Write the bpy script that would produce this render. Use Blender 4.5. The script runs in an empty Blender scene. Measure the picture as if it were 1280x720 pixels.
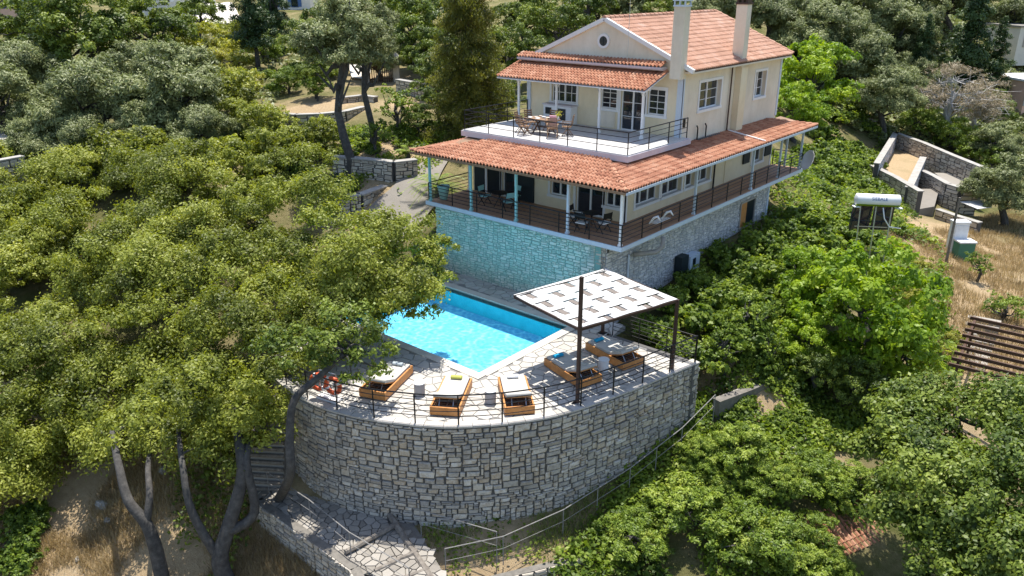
import bpy, math, random
import numpy as np
from mathutils import Vector, Matrix
R=math.radians
SC=bpy.context.scene
COL=SC.collection
# ------------------------------------------------------------------ camera
F=984.;TH=math.atan(385/F);YAW=R(40.4)
CAM=np.array([16.9606,-27.1355,10.4963])
FW=np.array([-math.sin(YAW)*math.cos(TH),math.cos(YAW)*math.cos(TH),-math.sin(TH)])
RT=np.array([math.cos(YAW),math.sin(YAW),0.]);UP=np.cross(RT,FW)
cd=bpy.data.cameras.new('camera');cam=bpy.data.objects.new('camera',cd);COL.objects.link(cam)
cam.location=CAM;cam.rotation_euler=(R(90)-TH,0,YAW)
cd.sensor_width=36;cd.lens=36*F/1280;cd.clip_end=2000;cd.clip_start=.1
SC.camera=cam
# ------------------------------------------------------------------ light
SUNV=Vector((.17,-.24,-1)).normalized()      # direction the light travels
w=bpy.data.worlds.new('World');SC.world=w;w.use_nodes=True
nt=w.node_tree;bg=nt.nodes['Background'];sky=nt.nodes.new('ShaderNodeTexSky')
sky.sky_type='NISHITA';sky.sun_disc=False
d=-SUNV;sky.sun_elevation=math.asin(d.z);sky.sun_rotation=math.atan2(d.x,d.y)
nt.links.new(sky.outputs[0],bg.inputs[0]);bg.inputs[1].default_value=.145
sl=bpy.data.lights.new('sun','SUN');sl.energy=5.0;sl.angle=R(.5);sl.color=(1,.955,.87)
so=bpy.data.objects.new('sun',sl);COL.objects.link(so)
so.rotation_euler=SUNV.to_track_quat('-Z','Y').to_euler();so.location=(0,0,60)
vs=SC.view_settings;vs.view_transform='Standard';vs.look='None';vs.exposure=.58;vs.gamma=1;vs.use_curve_mapping=False

# ------------------------------------------------------------------ materials
MATS={}
def nodes(m):
    m.use_nodes=True;t=m.node_tree;return t,t.nodes['Principled BSDF']
def ramp(t,fac,cols):
    r=t.nodes.new('ShaderNodeValToRGB');e=r.color_ramp.elements
    n=len(cols);e[0].position=0;e[1].position=1
    while len(e)<n:e.new(.5)
    for i,c in enumerate(cols):e[i].position=i/(n-1);e[i].color=(*c,1)
    t.links.new(fac,r.inputs[0]);return r.outputs[0]
def noise(t,scale,detail=4,rough=.6,vec=None):
    n=t.nodes.new('ShaderNodeTexNoise');n.inputs['Scale'].default_value=scale
    n.inputs['Detail'].default_value=detail;n.inputs['Roughness'].default_value=rough
    if vec is None:
        g=t.nodes.new('ShaderNodeNewGeometry');vec=g.outputs['Position']
    t.links.new(vec,n.inputs['Vector']);return n.outputs['Fac']
def mixc(t,f,a,b,mode='MIX'):
    m=t.nodes.new('ShaderNodeMix');m.data_type='RGBA';m.blend_type=mode
    for s,v in ((m.inputs[0],f),(m.inputs[6],a),(m.inputs[7],b)):
        if isinstance(v,(int,float)):s.default_value=v
        elif isinstance(v,tuple):s.default_value=(*v,1)
        else:t.links.new(v,s)
    return m.outputs[2]
def math_(t,op,a,b=0.):
    m=t.nodes.new('ShaderNodeMath');m.operation=op
    for s,v in ((m.inputs[0],a),(m.inputs[1],b)):
        if isinstance(v,(int,float)):s.default_value=v
        else:t.links.new(v,s)
    return m.outputs[0]
def bump(t,b,h,strength=.3,dist=.02):
    n=t.nodes.new('ShaderNodeBump');n.inputs['Strength'].default_value=strength;n.inputs['Distance'].default_value=dist
    t.links.new(h,n.inputs['Height']);t.links.new(n.outputs[0],b.inputs['Normal'])
def M(name,cols,scale=3.,rough=.8,metal=0.,bmp=0.,bscale=30.,spec=.3,detail=5,contrast=1.,attr=False,attrmix=.75,speck=0.,stain=0.,sscale=1.):
    m=bpy.data.materials.new(name);t,b=nodes(m)
    if isinstance(cols[0],(int,float)):cols=[tuple(c*.88 for c in cols),cols,tuple(min(1,c*1.1) for c in cols)]
    n=noise(t,scale,detail,.65)
    n=math_(t,'MULTIPLY_ADD',n,1.8*contrast);n.node.inputs[2].default_value=.5-.9*contrast
    if attr:
        a=t.nodes.new('ShaderNodeAttribute');a.attribute_name='tone'
        x=math_(t,'MULTIPLY',a.outputs['Fac'],attrmix);y=math_(t,'MULTIPLY',n,1-attrmix);n=math_(t,'ADD',x,y)
    c=ramp(t,n,cols)
    if speck:
        s=noise(t,scale*9,3,.7);s=ramp(t,s,[(1-speck,)*3,(1,1,1),(1+speck,)*3]);c=mixc(t,1.,c,s,'MULTIPLY')
    if stain:   # rain streaks and damp patches
        g=t.nodes.new('ShaderNodeNewGeometry');mp=t.nodes.new('ShaderNodeMapping');mp.inputs['Scale'].default_value=(1.6*sscale,1.6*sscale,.28*sscale)
        t.links.new(g.outputs['Position'],mp.inputs[0]);s1=noise(t,1.,6,.75,mp.outputs[0]);s2=noise(t,.45*sscale,4,.6)
        s=math_(t,'ADD',math_(t,'MULTIPLY',s1,.6),math_(t,'MULTIPLY',s2,.4))
        c=mixc(t,1.,c,ramp(t,s,[(1-stain*1.6,)*3,(1-stain,)*3,(1-stain*.25,)*3,(1,1,1),(1,1,1)]),'MULTIPLY')
    t.links.new(c,b.inputs['Base Color'])
    b.inputs['Roughness'].default_value=rough;b.inputs['Metallic'].default_value=metal
    b.inputs['Specular IOR Level'].default_value=spec
    if bmp:bump(t,b,noise(t,bscale,4,.6),bmp)
    MATS[name]=m;return m
def leafmat(name,cols,trans=.35,rough=.5,tcol=None):
    m=bpy.data.materials.new(name);t,b=nodes(m)
    a=t.nodes.new('ShaderNodeAttribute');a.attribute_name='tone'
    c=ramp(t,a.outputs['Fac'],cols);t.links.new(c,b.inputs['Base Color'])
    b.inputs['Roughness'].default_value=rough;b.inputs['Specular IOR Level'].default_value=.35
    tr=t.nodes.new('ShaderNodeBsdfTranslucent');tc=mixc(t,1.,c,tcol or (1.5,1.45,.5),'MULTIPLY');t.links.new(tc,tr.inputs[0])
    mx=t.nodes.new('ShaderNodeMixShader');mx.inputs[0].default_value=trans
    t.links.new(b.outputs[0],mx.inputs[1]);t.links.new(tr.outputs[0],mx.inputs[2])
    t.links.new(mx.outputs[0],t.nodes['Material Output'].inputs[0]);MATS[name]=m;return m
M('stone',[(.21,.195,.175),(.38,.345,.30),(.54,.49,.42),(.34,.305,.27),(.64,.58,.49),(.48,.38,.27),(.74,.69,.61),(.44,.41,.38)],6,.85,bmp=.6,bscale=14,attr=True,attrmix=.7,speck=.25,stain=.38)
M('stone_pool_light',[(.32,.54,.48),(.48,.73,.65),(.60,.84,.75),(.74,.88,.80),(.62,.74,.62)],4,.85,bmp=.5,bscale=14,attr=True,attrmix=.6,speck=.2,stain=.22)  # turquoise light reflected from the pool is put into this stone colour
M('stone_pale',[(.42,.43,.44),(.6,.59,.57),(.74,.71,.67),(.8,.79,.77)],3,.85,bmp=.5,bscale=14,attr=True,attrmix=.65,speck=.2,stain=.25)
M('stone_warm',[(.26,.22,.18),(.44,.38,.31),(.58,.52,.43),(.64,.58,.5)],3,.9,bmp=.5,bscale=12,attr=True,attrmix=.65,speck=.25)
M('mortar',(.10,.095,.09),5,.95);M('mortar_pool_light',(.22,.42,.39),5,.95);M('mortar_pale',(.33,.34,.36),5,.95);M('mortar_dark',(.12,.115,.11),5,.95)  # the teal joints have the pool's reflected light in their colour
M('flag',[(.36,.335,.295),(.46,.43,.385),(.53,.50,.455),(.41,.39,.37)],2,.8,bmp=.25,bscale=10,attr=True,attrmix=.6,speck=.1,stain=.15)
M('deck_joint',(.25,.24,.225),5,.95)
M('coping',(.56,.52,.455),1.5,.7,bmp=.1,speck=.05,stain=.12)
M('path_stone',[(.20,.18,.155),(.30,.275,.24),(.39,.36,.32)],2,.9,bmp=.3,bscale=9,attr=True,speck=.2)
M('tile',[(.23,.095,.06),(.41,.18,.105),(.52,.26,.16),(.62,.40,.28)],1.3,.8,bmp=.2,bscale=25,attr=True,attrmix=.5,speck=.28,stain=.3,sscale=.8)
M('tile_pale',[(.36,.19,.13),(.50,.28,.19),(.58,.35,.25),(.64,.46,.37)],1.0,.8,bmp=.2,bscale=25,attr=True,attrmix=.45,speck=.22,stain=.22,sscale=.8)
M('render_cream',[(.74,.63,.42),(.82,.71,.50),(.85,.76,.57)],.45,.9,bmp=.08,bscale=60,speck=.05,contrast=1.5,stain=.16,sscale=1.3)
M('render_beige',[(.72,.64,.50),(.80,.72,.58),(.84,.78,.66)],.45,.9,bmp=.08,bscale=60,speck=.06,contrast=1.5,stain=.22,sscale=1.3)
M('white',[(.72,.73,.75),(.8,.8,.8),(.84,.84,.83)],1.5,.55,speck=.03)
M('lilac_white',[(.52,.48,.53),(.60,.56,.60),(.64,.61,.64)],1.2,.7,speck=.06,stain=.15,sscale=2.)
M('terrace_floor',[(.46,.445,.43),(.53,.515,.50),(.58,.565,.55)],1.2,.5,speck=.05)
M('white_blue',[(.52,.60,.70),(.62,.70,.78)],2,.6)
M('seat_teal_and_pool_light',[(.25,.55,.56),(.38,.68,.68)],2,.5)  # chair seats, and left posts with pool light put into their colour
M('black_metal',(.018,.018,.02),4,.4,metal=.3)
M('brown_metal',[(.05,.03,.025),(.09,.055,.045)],3,.5,metal=.2)
M('steel',(.5,.52,.54),4,.35,metal=.8)
M('old_steel',[(.16,.155,.15),(.26,.25,.24),(.34,.31,.28)],9,.7)
M('wood_orange',[(.42,.17,.05),(.56,.25,.08),(.64,.32,.12)],7,.5,speck=.15)
M('wood_dark',[(.055,.03,.02),(.12,.065,.04)],8,.6,speck=.2)
M('wood_mid',[(.20,.12,.07),(.30,.19,.12)],8,.6,speck=.2)
M('deck_board',[(.36,.19,.11),(.48,.27,.16),(.56,.34,.22)],5,.6,attr=True,attrmix=.6,speck=.1)
M('timber',[(.10,.085,.07),(.2,.175,.15),(.3,.27,.23)],6,.95,bmp=.6,bscale=20,speck=.3)
M('cushion',[(.46,.44,.40),(.54,.52,.48)],3,.9,bmp=.15,bscale=80)
M('old_stone',[(.12,.11,.095),(.18,.165,.145),(.24,.22,.19)],5,.95,bmp=.4,speck=.3)
M('canvas_under',(.2,.17,.15),4,.9)
M('canvas',[(.54,.53,.515),(.60,.595,.58)],1.5,.85,bmp=.1,bscale=90)
M('drum_grey',(.34,.33,.34),4,.8);M('drum_white',(.74,.74,.75),4,.6)
M('blue_towel',(.02,.33,.55),20,.95,bmp=.4,bscale=150);M('green_towel',(.42,.42,.10),20,.95,bmp=.4,bscale=150)
M('grey_towel',(.42,.47,.5),20,.95,bmp=.4,bscale=150);M('white_towel',(.78,.77,.78),20,.95,bmp=.4,bscale=150);M('pink_towel',(.72,.42,.5),20,.95,bmp=.4,bscale=150)
M('lifebuoy',[(.62,.09,.03),(.75,.14,.05)],6,.45)
M('dark_panel',(.012,.02,.028),3,.3);M('dark_shutter',(.02,.03,.035),3,.6)
M('bark',[(.035,.033,.033),(.08,.075,.07),(.14,.13,.12)],5,.95,bmp=.8,bscale=14,speck=.4)
M('bark_pale',[(.26,.25,.25),(.42,.41,.4),(.5,.5,.5)],5,.95,bmp=.6,bscale=14)
M('plaster_pink',(.72,.47,.36),.8,.9);M('blue_paint',(.06,.13,.30),3,.6);M('plaster_white',(.70,.67,.62),.8,.9,speck=.06)
M('concrete',[(.26,.245,.225),(.36,.34,.31),(.46,.44,.40)],1.5,.9,bmp=.2,speck=.15)
M('green_box',(.07,.2,.13),3,.6);M('pot',[(.28,.5,.46),(.38,.6,.54)],4,.6)
M('food',[(.6,.35,.12),(.75,.7,.62),(.5,.15,.08)],30,.7);M('terracotta',(.4,.14,.07),5,.8)
M('road',[(.62,.57,.5),(.74,.69,.62)],.8,.95,speck=.08)
leafmat('leaf_main',[(0.035, 0.05, 0.008), (0.13, 0.16, 0.02), (0.29, 0.325, 0.045), (0.52, 0.53, 0.15)])
leafmat('leaf_oak',[(0.02, 0.04, 0.008), (0.08, 0.125, 0.018), (0.2, 0.26, 0.035), (0.38, 0.43, 0.11)],.28)
leafmat('leaf_olive',[(0.06, 0.08, 0.03), (0.15, 0.175, 0.065), (0.27, 0.3, 0.12), (0.42, 0.44, 0.22)],.2,tcol=(1.2,1.3,.8))
leafmat('leaf_lime',[(0.08, 0.16, 0.012), (0.18, 0.29, 0.018), (0.29, 0.4, 0.025), (0.42, 0.5, 0.05)],.4)
leafmat('leaf_vine',[(0.025, 0.055, 0.01), (0.095, 0.155, 0.02), (0.22, 0.3, 0.035), (0.44, 0.48, 0.11)],.4)
leafmat('leaf_juniper',[(0.025, 0.055, 0.008), (0.11, 0.175, 0.018), (0.24, 0.32, 0.035), (0.44, 0.48, 0.1)],.25)
leafmat('leaf_cypress',[(0.014, 0.033, 0.01), (0.036, 0.069, 0.018), (0.064, 0.109, 0.027), (0.109, 0.155, 0.046)],.15)
leafmat('leaf_pine',[(.06,.075,.015),(.14,.155,.03),(.24,.24,.05),(.36,.34,.10)],.35)
leafmat('leaf_yellow',[(0.172, 0.198, 0.026), (0.29, 0.317, 0.053), (0.396, 0.396, 0.079), (0.502, 0.449, 0.158)],.4)
leafmat('leaf_dry',[(0.192, 0.156, 0.108), (0.3, 0.24, 0.156), (0.408, 0.336, 0.228), (0.24, 0.228, 0.144)],.2,tcol=(1,1,.8))
leafmat('grass_dry',[(.20,.14,.07),(.32,.23,.11),(.44,.33,.17),(.52,.42,.25)],.3,tcol=(1,1,.8))
leafmat('grass_green',[(.08,.11,.02),(.14,.18,.03),(.2,.24,.05),(.26,.26,.08)],.3)
def pool_light_fade():  # blends the stones' painted pool light back to bare stone
    m=MATS['stone_pool_light'];t=m.node_tree;b=t.nodes['Principled BSDF'];src=b.inputs['Base Color'].links[0].from_socket
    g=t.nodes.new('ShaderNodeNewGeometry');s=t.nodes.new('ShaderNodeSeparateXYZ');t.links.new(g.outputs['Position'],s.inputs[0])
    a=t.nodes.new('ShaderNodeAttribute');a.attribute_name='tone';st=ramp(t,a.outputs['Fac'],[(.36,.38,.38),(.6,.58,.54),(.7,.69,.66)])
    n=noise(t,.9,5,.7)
    fz=math_(t,'MULTIPLY_ADD',s.outputs['Z'],-1.);fz.node.inputs[2].default_value=-3.05   # painted pool light fades out towards the foot
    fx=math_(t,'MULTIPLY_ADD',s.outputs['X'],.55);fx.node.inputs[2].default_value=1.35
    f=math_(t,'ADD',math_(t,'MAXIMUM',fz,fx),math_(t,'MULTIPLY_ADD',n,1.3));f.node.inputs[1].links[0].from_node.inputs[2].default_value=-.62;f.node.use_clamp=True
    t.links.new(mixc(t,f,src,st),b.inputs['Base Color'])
pool_light_fade()
def glass():
    m=bpy.data.materials.new('window_glass');t,b=nodes(m)
    b.inputs['Base Color'].default_value=(.012,.02,.03,1);b.inputs['Roughness'].default_value=.04;b.inputs['Specular IOR Level'].default_value=.9
    MATS['glass']=m
glass()
def water():
    m=bpy.data.materials.new('pool_water');t,b=nodes(m)
    tb=t.nodes.new('ShaderNodeBsdfTransparent');tb.inputs[0].default_value=(.62,.93,1,1)
    gl=t.nodes.new('ShaderNodeBsdfGlossy');gl.inputs['Roughness'].default_value=.05
    bp=t.nodes.new('ShaderNodeBump');bp.inputs['Strength'].default_value=.55;bp.inputs['Distance'].default_value=.06
    t.links.new(noise(t,3.2,3,.55),bp.inputs['Height']);t.links.new(bp.outputs[0],gl.inputs['Normal'])
    fr=t.nodes.new('ShaderNodeFresnel');fr.inputs[0].default_value=1.33;t.links.new(bp.outputs[0],fr.inputs['Normal'])
    mx=t.nodes.new('ShaderNodeMixShader');t.links.new(fr.outputs[0],mx.inputs[0]);t.links.new(tb.outputs[0],mx.inputs[1]);t.links.new(gl.outputs[0],mx.inputs[2])
    t.links.new(mx.outputs[0],t.nodes['Material Output'].inputs[0]);MATS['water']=m
water()
def poolmats():
    m=bpy.data.materials.new('pool_floor_mosaic');t,b=nodes(m)
    g=t.nodes.new('ShaderNodeNewGeometry')
    n=noise(t,2.3,4,.7);v=t.nodes.new('ShaderNodeTexVoronoi');v.feature='SMOOTH_F1';v.inputs['Scale'].default_value=5.5
    dn=t.nodes.new('ShaderNodeTexNoise');dn.inputs['Scale'].default_value=2.;dn.inputs['Detail'].default_value=3
    t.links.new(g.outputs['Position'],dn.inputs['Vector']);dd=mixc(t,.25,g.outputs['Position'],dn.outputs['Color'],'ADD');t.links.new(dd,v.inputs['Vector'])
    f=math_(t,'ADD',math_(t,'MULTIPLY',v.outputs['Distance'],1.),math_(t,'MULTIPLY',n,.55))
    c=ramp(t,f,[(.07,.28,.55),(.12,.37,.64),(.20,.47,.72),(.33,.60,.80),(.6,.82,.92)])
    t.links.new(c,b.inputs['Base Color']);b.inputs['Roughness'].default_value=.6;MATS['pool_floor']=m
    M('pool_wall',[(.01,.52,.60),(.03,.66,.72),(.08,.74,.80)],2,.6)
poolmats()
def terrmat():
    m=bpy.data.materials.new('hillside_soil');t,b=nodes(m)
    a=t.nodes.new('ShaderNodeAttribute');a.attribute_name='green'
    n1=noise(t,.5,8,.65);n2=noise(t,5,6,.75);n3=noise(t,26,5,.8)
    dry=ramp(t,math_(t,'ADD',math_(t,'MULTIPLY',n2,.55),math_(t,'MULTIPLY',n3,.45)),[(.12,.085,.05),(.30,.21,.12),(.50,.37,.22),(.62,.50,.33),(.68,.6,.46)])
    grn=ramp(t,math_(t,'ADD',math_(t,'MULTIPLY',n2,.5),math_(t,'MULTIPLY',n3,.5)),[(.02,.028,.008),(.06,.075,.02),(.12,.14,.035),(.2,.2,.07)])
    f=math_(t,'ADD',a.outputs['Fac'],math_(t,'MULTIPLY',math_(t,'SUBTRACT',n1,.5),1.5));f.node.use_clamp=True
    t.links.new(mixc(t,f,dry,grn),b.inputs['Base Color']);b.inputs['Roughness'].default_value=.95;b.inputs['Specular IOR Level'].default_value=.1
    bump(t,b,n3,.9,.12);MATS['terrain']=m
terrmat()

# ------------------------------------------------------------------ builders
ROOT={}
def thing(name,label,cat,loc=(0,0,0),rz=0,group=None):
    o=bpy.data.objects.new(name,None);COL.objects.link(o);o.location=loc;o.rotation_euler=(0,0,rz);o.empty_display_size=.2
    o['label']=label;o['category']=cat
    if group:o['group']=group
    ROOT[o.name]=Vector(loc);return o
def tag(o,label=None,cat=None,group=None,kind=None):
    for k,v in (('label',label),('category',cat),('group',group),('kind',kind)):
        if v:o[k]=v
    return o
class MB:
    """collects geometry in world coordinates (or local ones when local=True on build)"""
    def __init__(s):s.v=[];s.f=[];s.t=[]
    def add(s,vs,fs,tone=None):
        o=len(s.v);s.v+= [tuple(q) for q in vs];s.f+=[tuple(i+o for i in f) for f in fs]
        s.t+=[random.random() if tone is None else tone]*len(fs);return s
    def box(s,c,d,rz=0,rot=None,tone=None):
        m=rot if rot is not None else Matrix.Rotation(rz,3,'Z');c=Vector(c);h=[q/2 for q in d]
        vs=[c+m@Vector((x*h[0],y*h[1],z*h[2])) for x,y,z in ((-1,-1,-1),(1,-1,-1),(1,1,-1),(-1,1,-1),(-1,-1,1),(1,-1,1),(1,1,1),(-1,1,1))]
        return s.add(vs,[(3,2,1,0),(4,5,6,7),(0,1,5,4),(1,2,6,5),(2,3,7,6),(3,0,4,7)],tone)
    def ext(s,x0,x1,y0,y1,z0,z1,tone=None):
        return s.box(((x0+x1)/2,(y0+y1)/2,(z0+z1)/2),(abs(x1-x0),abs(y1-y0),abs(z1-z0)),tone=tone)
    def bar(s,p,q,w_,h_=None,tone=None,up=(0,0,1)):
        p=Vector(p);q=Vector(q);d=q-p;L=d.length
        if L<1e-6:return s
        d/=L;u=Vector(up)
        if abs(d.dot(u))>.99:u=Vector((0,1,0))
        sx=d.cross(u).normalized();u=sx.cross(d)
        m=Matrix((d,sx,u)).transposed();return s.box((p+q)/2,(L,w_,h_ or w_),rot=m,tone=tone)
    def tube(s,pts,r,n=6,tone=None,cap=True):
        pts=[Vector(p) for p in pts];rs=r if hasattr(r,'__len__') else [r]*len(pts);vs=[];fs=[];u=None
        for i,p in enumerate(pts):
            d=(pts[min(i+1,len(pts)-1)]-pts[max(i-1,0)]).normalized()
            if u is None:
                u=d.cross(Vector((0,0,1)) if abs(d.z)<.9 else Vector((1,0,0))).normalized()
            else:u=(u-d*u.dot(d)).normalized()
            w2=d.cross(u)
            for k in range(n):
                a=2*math.pi*k/n;vs.append(p+(u*math.cos(a)+w2*math.sin(a))*rs[i])
        for i in range(len(pts)-1):
            for k in range(n):fs.append((i*n+k,i*n+(k+1)%n,(i+1)*n+(k+1)%n,(i+1)*n+k))
        if cap:fs+=[tuple(range(n))[::-1],tuple((len(pts)-1)*n+k for k in range(n))]
        return s.add(vs,fs,tone)
    def lathe(s,c,prof,n=20,tone=None):
        vs=[];fs=[]
        for r,z in prof:
            for k in range(n):
                a=2*math.pi*k/n;vs.append((c[0]+r*math.cos(a),c[1]+r*math.sin(a),c[2]+z))
        for i in range(len(prof)-1):
            for k in range(n):fs.append((i*n+k,i*n+(k+1)%n,(i+1)*n+(k+1)%n,(i+1)*n+k))
        fs+=[tuple(range(n))[::-1],tuple((len(prof)-1)*n+k for k in range(n))];return s.add(vs,fs,tone)
    def torus(s,c,R_,r,axis='y',n=24,k=8,rot=None):
        vs=[];fs=[]
        for i in range(n):
            a=2*math.pi*i/n
            for j in range(k):
                b=2*math.pi*j/k;x=(R_+r*math.cos(b))*math.cos(a);z=(R_+r*math.cos(b))*math.sin(a);y=r*math.sin(b)
                q=Vector((x,y,z)) if axis=='y' else Vector((x,z,y))
                if rot is not None:q=rot@q
                vs.append(Vector(c)+q)
        for i in range(n):
            for j in range(k):fs.append((i*k+j,((i+1)%n)*k+j,((i+1)%n)*k+(j+1)%k,i*k+(j+1)%k))
        return s.add(vs,fs)
    def prism(s,poly,z0,z1,tone=None):
        n=len(poly);vs=[(x,y,z0) for x,y in poly]+[(x,y,z1) for x,y in poly]
        return s.add(vs,[tuple(range(n))[::-1],tuple(range(n,2*n))]+[(i,(i+1)%n,n+(i+1)%n,n+i) for i in range(n)],tone)
    def mesh(s,name,m,off=(0,0,0)):
        me=bpy.data.meshes.new(name);off=Vector(off)
        me.from_pydata([Vector(q)-off for q in s.v],[],s.f);me.materials.append(MATS[m] if isinstance(m,str) else m)
        a=me.attributes.new('tone','FLOAT','FACE');a.data.foreach_set('value',s.t);me.update();return me
    def build(s,name,m,parent=None,local=False,smooth=False,kind=None,bevel=0):
        off=Vector((0,0,0)) if (local or parent is None) else ROOT.get(parent.name,Vector((0,0,0)))
        me=s.mesh(name,m,off)
        if smooth:me.polygons.foreach_set('use_smooth',[True]*len(me.polygons))
        o=bpy.data.objects.new(name,me);COL.objects.link(o)
        if parent:o.parent=parent;ROOT[o.name]=off
        if kind:o['kind']=kind
        if bevel:
            b=o.modifiers.new('bevel','BEVEL');b.width=bevel;b.segments=1;b.limit_method='ANGLE'
        return o
def single(mb,name,m,label,cat,group=None,smooth=False):
    """a thing that is one mesh, origin at its base"""
    a=np.array(mb.v);c=Vector(((a[:,0].min()+a[:,0].max())/2,(a[:,1].min()+a[:,1].max())/2,a[:,2].min()))
    me=mb.mesh(name,m,c)
    if smooth:me.polygons.foreach_set('use_smooth',[True]*len(me.polygons))
    o=bpy.data.objects.new(name,me);COL.objects.link(o);o.location=c;return tag(o,label,cat,group)
def copy_tree(o,parent=None):
    c=o.copy();COL.objects.link(c);c.parent=parent
    for ch in list(o.children):copy_tree(ch,c)
    return c
def struct(mb,name,m,smooth=False):return mb.build(name,m,kind='structure',smooth=smooth)

# ------------------------------------------------------------------ terrain
CP=[(-12.5,3,-.5),(-12.5,9,.2),(-12,16,1.2),(-13.5,0,-1.4),(-15,-3,-2.2),(-13.5,-7,-3.6),(-13,-11,-5.2),(-10.3,-12.6,-6.2),(-8.2,-14.2,-7.2),
(-6.5,-15.4,-8.6),(-3,-15.6,-9.0),(0,-15.6,-9.4),(-9,-18,-9.4),(-12,-20,-9.6),(-5,-19,-10.4),(-14,-16,-8),(-20,-22,-8.5),(-18,-12,-5.5),(-1,-12.5,-8.),(2,-11.5,-8.1),
(3.5,-9.5,-8.0),(4.5,-7,-7.9),(5.2,-4,-7.3),(6.2,-1,-6.6),(5.3,.4,-6.1),(2,2,-4.6),(0,1.2,-4.4),(4.5,2,-4.7),(5,5,-4.8),(7.5,5,-6.2),(3,-12.5,-8.8),(8,-10,-9.3),(17,-27,-16),(10,-20,-13),(-5,-25,-12.5),(16,0,-9.5),
(10,0,-7.9),(10,-5,-9),(13,-8,-10.5),(.5,5,-3.9),(0,10,-3.3),(0,18,-2.9),(4,12,-4.2),(8,10,-6.),(12.5,13,-6.3),(14,8,-6.6),(16,6,-8),(12,4,-7.6),(3,25,-4.2),(8,22,-5.6),(11,24,-6.3),
(8,33,-6.8),(2,34,-5.8),(0,45,-6.6),(6,45,-7.3),(8,60,-6.6),(2,52,-6.9),(-4,56,-6.2),(15,30,-7.5),(-5,64,-4),(-8,80,-4),(10,90,-6),(-4,110,-2),(-8,30,-1),(-6,24,0.),(-16,34,2.2),(-20,25,2.2),(-13,21,1.3),
(-19,3,.6),(-16,6,.4),(-25,7,1.6),(-31,8,2.0),(-36,18,2.4),(-28,20,2.2),(-45,12,2.6),(-60,5,2.2),(-60,30,4),(-100,60,7),(-100,150,16),(-50,60,6),(-50,110,12),(-30,60,6),(-20,100,10),(0,160,8),(0,220,16),(-30,160,18),(-80,200,28),(-200,100,22),(-150,30,9),
(-40,-10,-3),(-26,-8,-3.2),(-22,-2,-1.2),(-80,-20,-1),(60,110,2),(45,20,-13),(60,-30,-22),(-40,-45,-14),(60,200,14),(30,60,-9),(-260,0,14),(-250,250,50),(0,330,40),(150,280,30),(250,100,0),(250,-200,-60),(0,-200,-70),(-250,-200,-40)]
cp=np.array(CP,float)
def _ker(a,b):
    return np.sqrt(((a[:,None,:]-b[None,:,:])**2).sum(-1)+2.)
_A=np.zeros((len(cp)+3,)*2);_n=len(cp);_A[:_n,:_n]=_ker(cp[:,:2],cp[:,:2]);_A[:_n,_n]=1;_A[:_n,_n+1:]=cp[:,:2]
_A[_n,:_n]=1;_A[_n+1:,:_n]=cp[:,:2].T
_W=np.linalg.solve(_A,np.r_[cp[:,2],0,0,0])
def vnoise(x,y,s,seed=0):
    x=x/s;y=y/s;xi=np.floor(x).astype(int);yi=np.floor(y).astype(int);fx=x-xi;fy=y-yi;fx=fx*fx*(3-2*fx);fy=fy*fy*(3-2*fy)
    def h(a,b):
        q=(a*374761393+b*668265263+seed*97531)&0x7fffffff;q=((q^(q>>13))*1274126177)&0x7fffffff;return ((q^(q>>16))&0xffff)/65535.
    return (h(xi,yi)*(1-fx)+h(xi+1,yi)*fx)*(1-fy)+(h(xi,yi+1)*(1-fx)+h(xi+1,yi+1)*fx)*fy
def tz(x,y):
    x=np.atleast_1d(np.asarray(x,float));y=np.atleast_1d(np.asarray(y,float));p=np.stack([x.ravel(),y.ravel()],1);out=[]
    for i in range(0,len(p),8000):
        q=p[i:i+8000];out.append(_ker(q,cp[:,:2])@_W[:_n]+_W[_n]+q@_W[_n+1:])
    z=np.concatenate(out).reshape(x.shape)
    return z+(vnoise(x,y,3.1,1)-.5)*.35+(vnoise(x,y,1.1,2)-.5)*.14
def tz1(x,y):return float(tz([x],[y])[0])
def ray(px,py):
    r=FW*F+RT*(px-640)-UP*(py-360);return r/math.hypot(r[0],r[1])
def at(px,py,z):
    r=ray(px,py);t=(z-CAM[2])/r[2];return Vector(CAM+r*t)
def atd(px,py,d):return Vector(CAM+ray(px,py)*d)
def hit(px,py,off=0.,dmin=16):
    """first point along the sight line that stands `off` metres above the ground"""
    r=ray(px,py);t=dmin+np.concatenate([np.arange(0,80,.25),80+np.arange(0,300,1.)])
    q=CAM[None]+r[None]*t[:,None];z=tz(q[:,0],q[:,1])+off;k=np.argmax(q[:,2]<=z)
    return Vector(q[k]),float(t[k]),float(z[k]-off)
# pool deck rim (outer face of the retaining wall)
RIM0=[(-11.3,.15),(-11.3,-4),(-11.0,-7.6),(-10.0,-10.4),(-8.4,-12.1),(-6.4,-12.85),(-4.2,-12.95),(-2.42,-12.5),(-1.05,-11.86),(.14,-11.13),(1.13,-10.2),(2.0,-9.13),(2.75,-7.86),(3.3,-6.22),(3.79,-4.32),(4.25,-2.15),(4.5,-1.05)]
def catmull(p,k=8):
    p=[Vector((*q,0)) for q in p];out=[]
    for i in range(len(p)-1):
        a=p[max(i-1,0)];b=p[i];c=p[i+1];d_=p[min(i+2,len(p)-1)]
        for j in range(k):
            t=j/k;out.append(.5*((2*b)+(c-a)*t+(2*a-5*b+4*c-d_)*t*t+(3*b-a-3*c+d_)*t**3))
    out.append(p[-1]);return [(q.x,q.y) for q in out]
RIM=catmull(RIM0)
DECK=RIM+[(.3,-1.05),(.3,.15)]
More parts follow.
